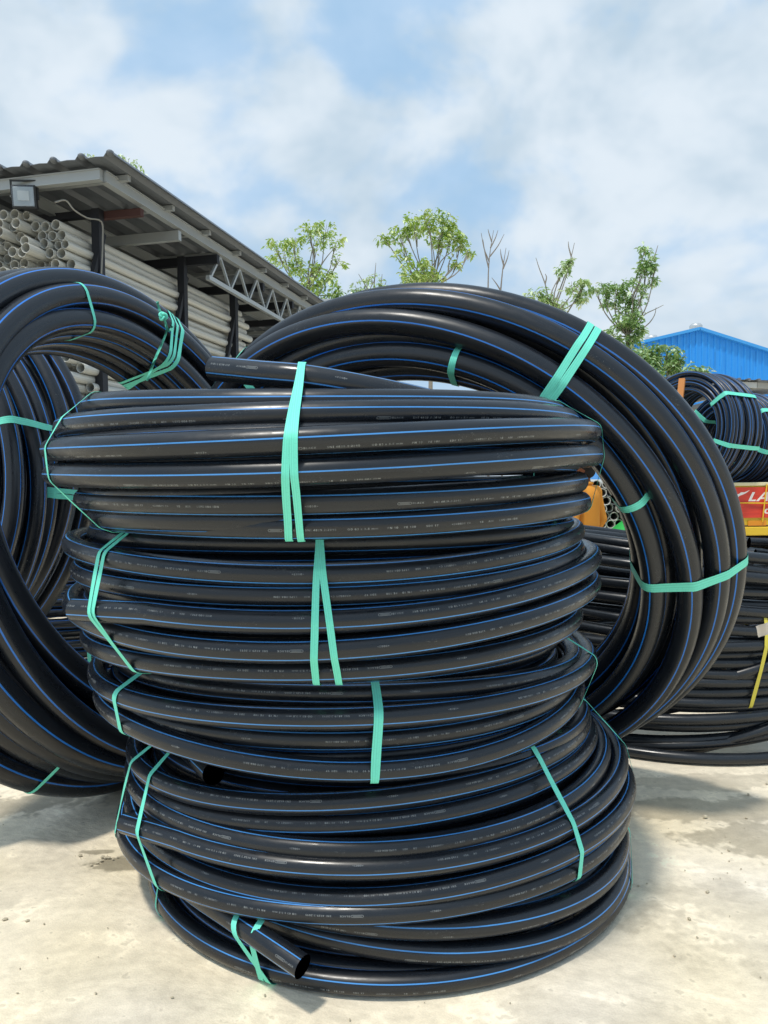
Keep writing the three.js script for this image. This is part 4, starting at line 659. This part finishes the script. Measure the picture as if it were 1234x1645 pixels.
tree('tree', 'umbrella-crowned tree with bare lower limbs, standing tallest above the big coil', 25, [690, 694, 462], [[618, 383, 13, 110], [640, 378, 17, 180], [648, 408, 14, 110], [665, 362, 20, 250], [690, 352, 20, 280], [715, 358, 20, 280], [728, 378, 18, 230], [705, 380, 20, 230], [740, 392, 14, 150], [755, 405, 10, 80], [735, 425, 12, 100], [650, 372, 14, 130], [712, 398, 15, 130], [672, 436, 26, 360], [660, 448, 18, 180], [695, 450, 18, 200], [682, 428, 13, 100]], leafA, { seed: 5, twigs: [[[694, 462], [698, 420], [690, 372]], [[694, 462], [704, 425], [712, 385]], [[694, 462], [708, 420], [740, 395]], [[705, 462], [722, 435], [738, 424]], [[720, 440], [722, 420], [730, 408]], [[675, 462], [655, 425], [648, 400]]] });
tree('small_tree', 'small thin tree top between the two leafy trees', 27, [598, 598, 475], [[585, 462, 18, 110], [602, 450, 12, 60], [603, 468, 20, 150], [570, 465, 12, 50], [616, 460, 9, 40]], leafC, { seed: 7, twigs: [[[600, 475], [602, 445], [604, 422]], [[598, 475], [585, 455], [576, 440]], [[605, 475], [612, 455], [614, 440]]] });
tree('bare_tree', 'bare leafless tree with upswept twigs right of the umbrella-crowned tree', 26, [784, 784, 470], [], leafA, { seed: 9, tr: 0.05, bark: twigMat, tw: 0.026, twigs: [[[784, 470], [785, 430], [788, 400], [793, 370]], [[786, 420], [778, 400], [773, 374]], [[787, 412], [800, 395], [810, 376]], [[788, 398], [796, 382], [800, 370]], [[785, 430], [779, 405], [776, 385]], [[790, 388], [786, 376], [784, 368]]] });
tree('bare_tree', 'shorter bare leafless sapling beside the bare tree', 27, [806, 805, 470], [], leafA, { seed: 10, tr: 0.04, bark: twigMat, tw: 0.03, twigs: [[[804, 470], [808, 430], [813, 398]], [[809, 425], [805, 410], [804, 400]], [[808, 432], [815, 415], [818, 402]], [[804, 466], [797, 455], [790, 446]]] });
tree('tree', 'sparse tree with thin slanting stems above the right flank of the big coil', 24, [885, 888, 505], [[862, 474, 16, 110], [880, 480, 20, 170], [895, 492, 16, 120], [905, 435, 13, 110], [913, 424, 8, 45], [918, 417, 6, 30], [925, 460, 16, 150], [935, 478, 14, 110], [940, 455, 8, 45], [852, 478, 10, 40]], leafC, { seed: 11, tw: 0.026, twigs: [[[886, 500], [905, 450], [917, 415], [923, 390]], [[918, 412], [914, 398], [913, 388]], [[882, 498], [877, 460], [866, 430], [861, 414]], [[876, 455], [878, 445], [876, 440]], [[910, 505], [925, 480], [935, 460]]] });
tree('tree', 'tall narrow irregular tree rising left of the blue hall', 24, [1012, 1008, 540], [[1036, 404, 11, 110], [1042, 420, 13, 120], [1036, 432, 12, 100], [1052, 430, 8, 60], [1045, 450, 11, 90], [1028, 450, 13, 130], [1018, 468, 18, 220], [992, 462, 18, 220], [970, 462, 15, 150], [955, 466, 9, 60], [980, 485, 14, 140], [1005, 490, 18, 220], [1025, 480, 14, 120], [1010, 512, 22, 320], [1000, 530, 20, 260], [1020, 535, 18, 220], [985, 540, 14, 140], [1012, 552, 22, 280]], leafB, { seed: 13, tw: 0.024, twigs: [[[1022, 520], [1036, 505], [1050, 498], [1066, 490]], [[1020, 535], [1042, 520], [1052, 505], [1054, 494]], [[1040, 430], [1052, 410], [1057, 394]], [[1010, 540], [1020, 480], [1040, 420]]] });
tree('bush', 'dense bushy crown in front of the left part of the blue hall', 22, [1075, 1075, 620], [[1030, 575, 20, 260], [1050, 568, 20, 280], [1072, 572, 22, 320], [1060, 592, 24, 340], [1090, 590, 20, 260], [1082, 604, 22, 280], [1110, 602, 15, 150], [1128, 598, 13, 110], [1140, 608, 10, 70], [1040, 598, 20, 240], [1098, 575, 9, 60]], leafB, { seed: 15 });
tree('tree', 'small tree top showing just above the shed roof', 30, [180, 190, 285], [[142, 258, 12, 90], [155, 262, 9, 50], [192, 258, 12, 90], [208, 266, 14, 110], [222, 274, 10, 60]], leafC, { seed: 17 });
renderer_end();
function renderer_end() {
  const renderer = new THREE.WebGLRenderer({ antialias: true });
  renderer.toneMapping = THREE.LinearToneMapping; renderer.toneMappingExposure = EXPOSURE;
  renderer.shadowMap.enabled = true; renderer.shadowMap.type = THREE.PCFSoftShadowMap;
  renderer.setSize(768, 1024);
  renderer.render(scene, camera);
}
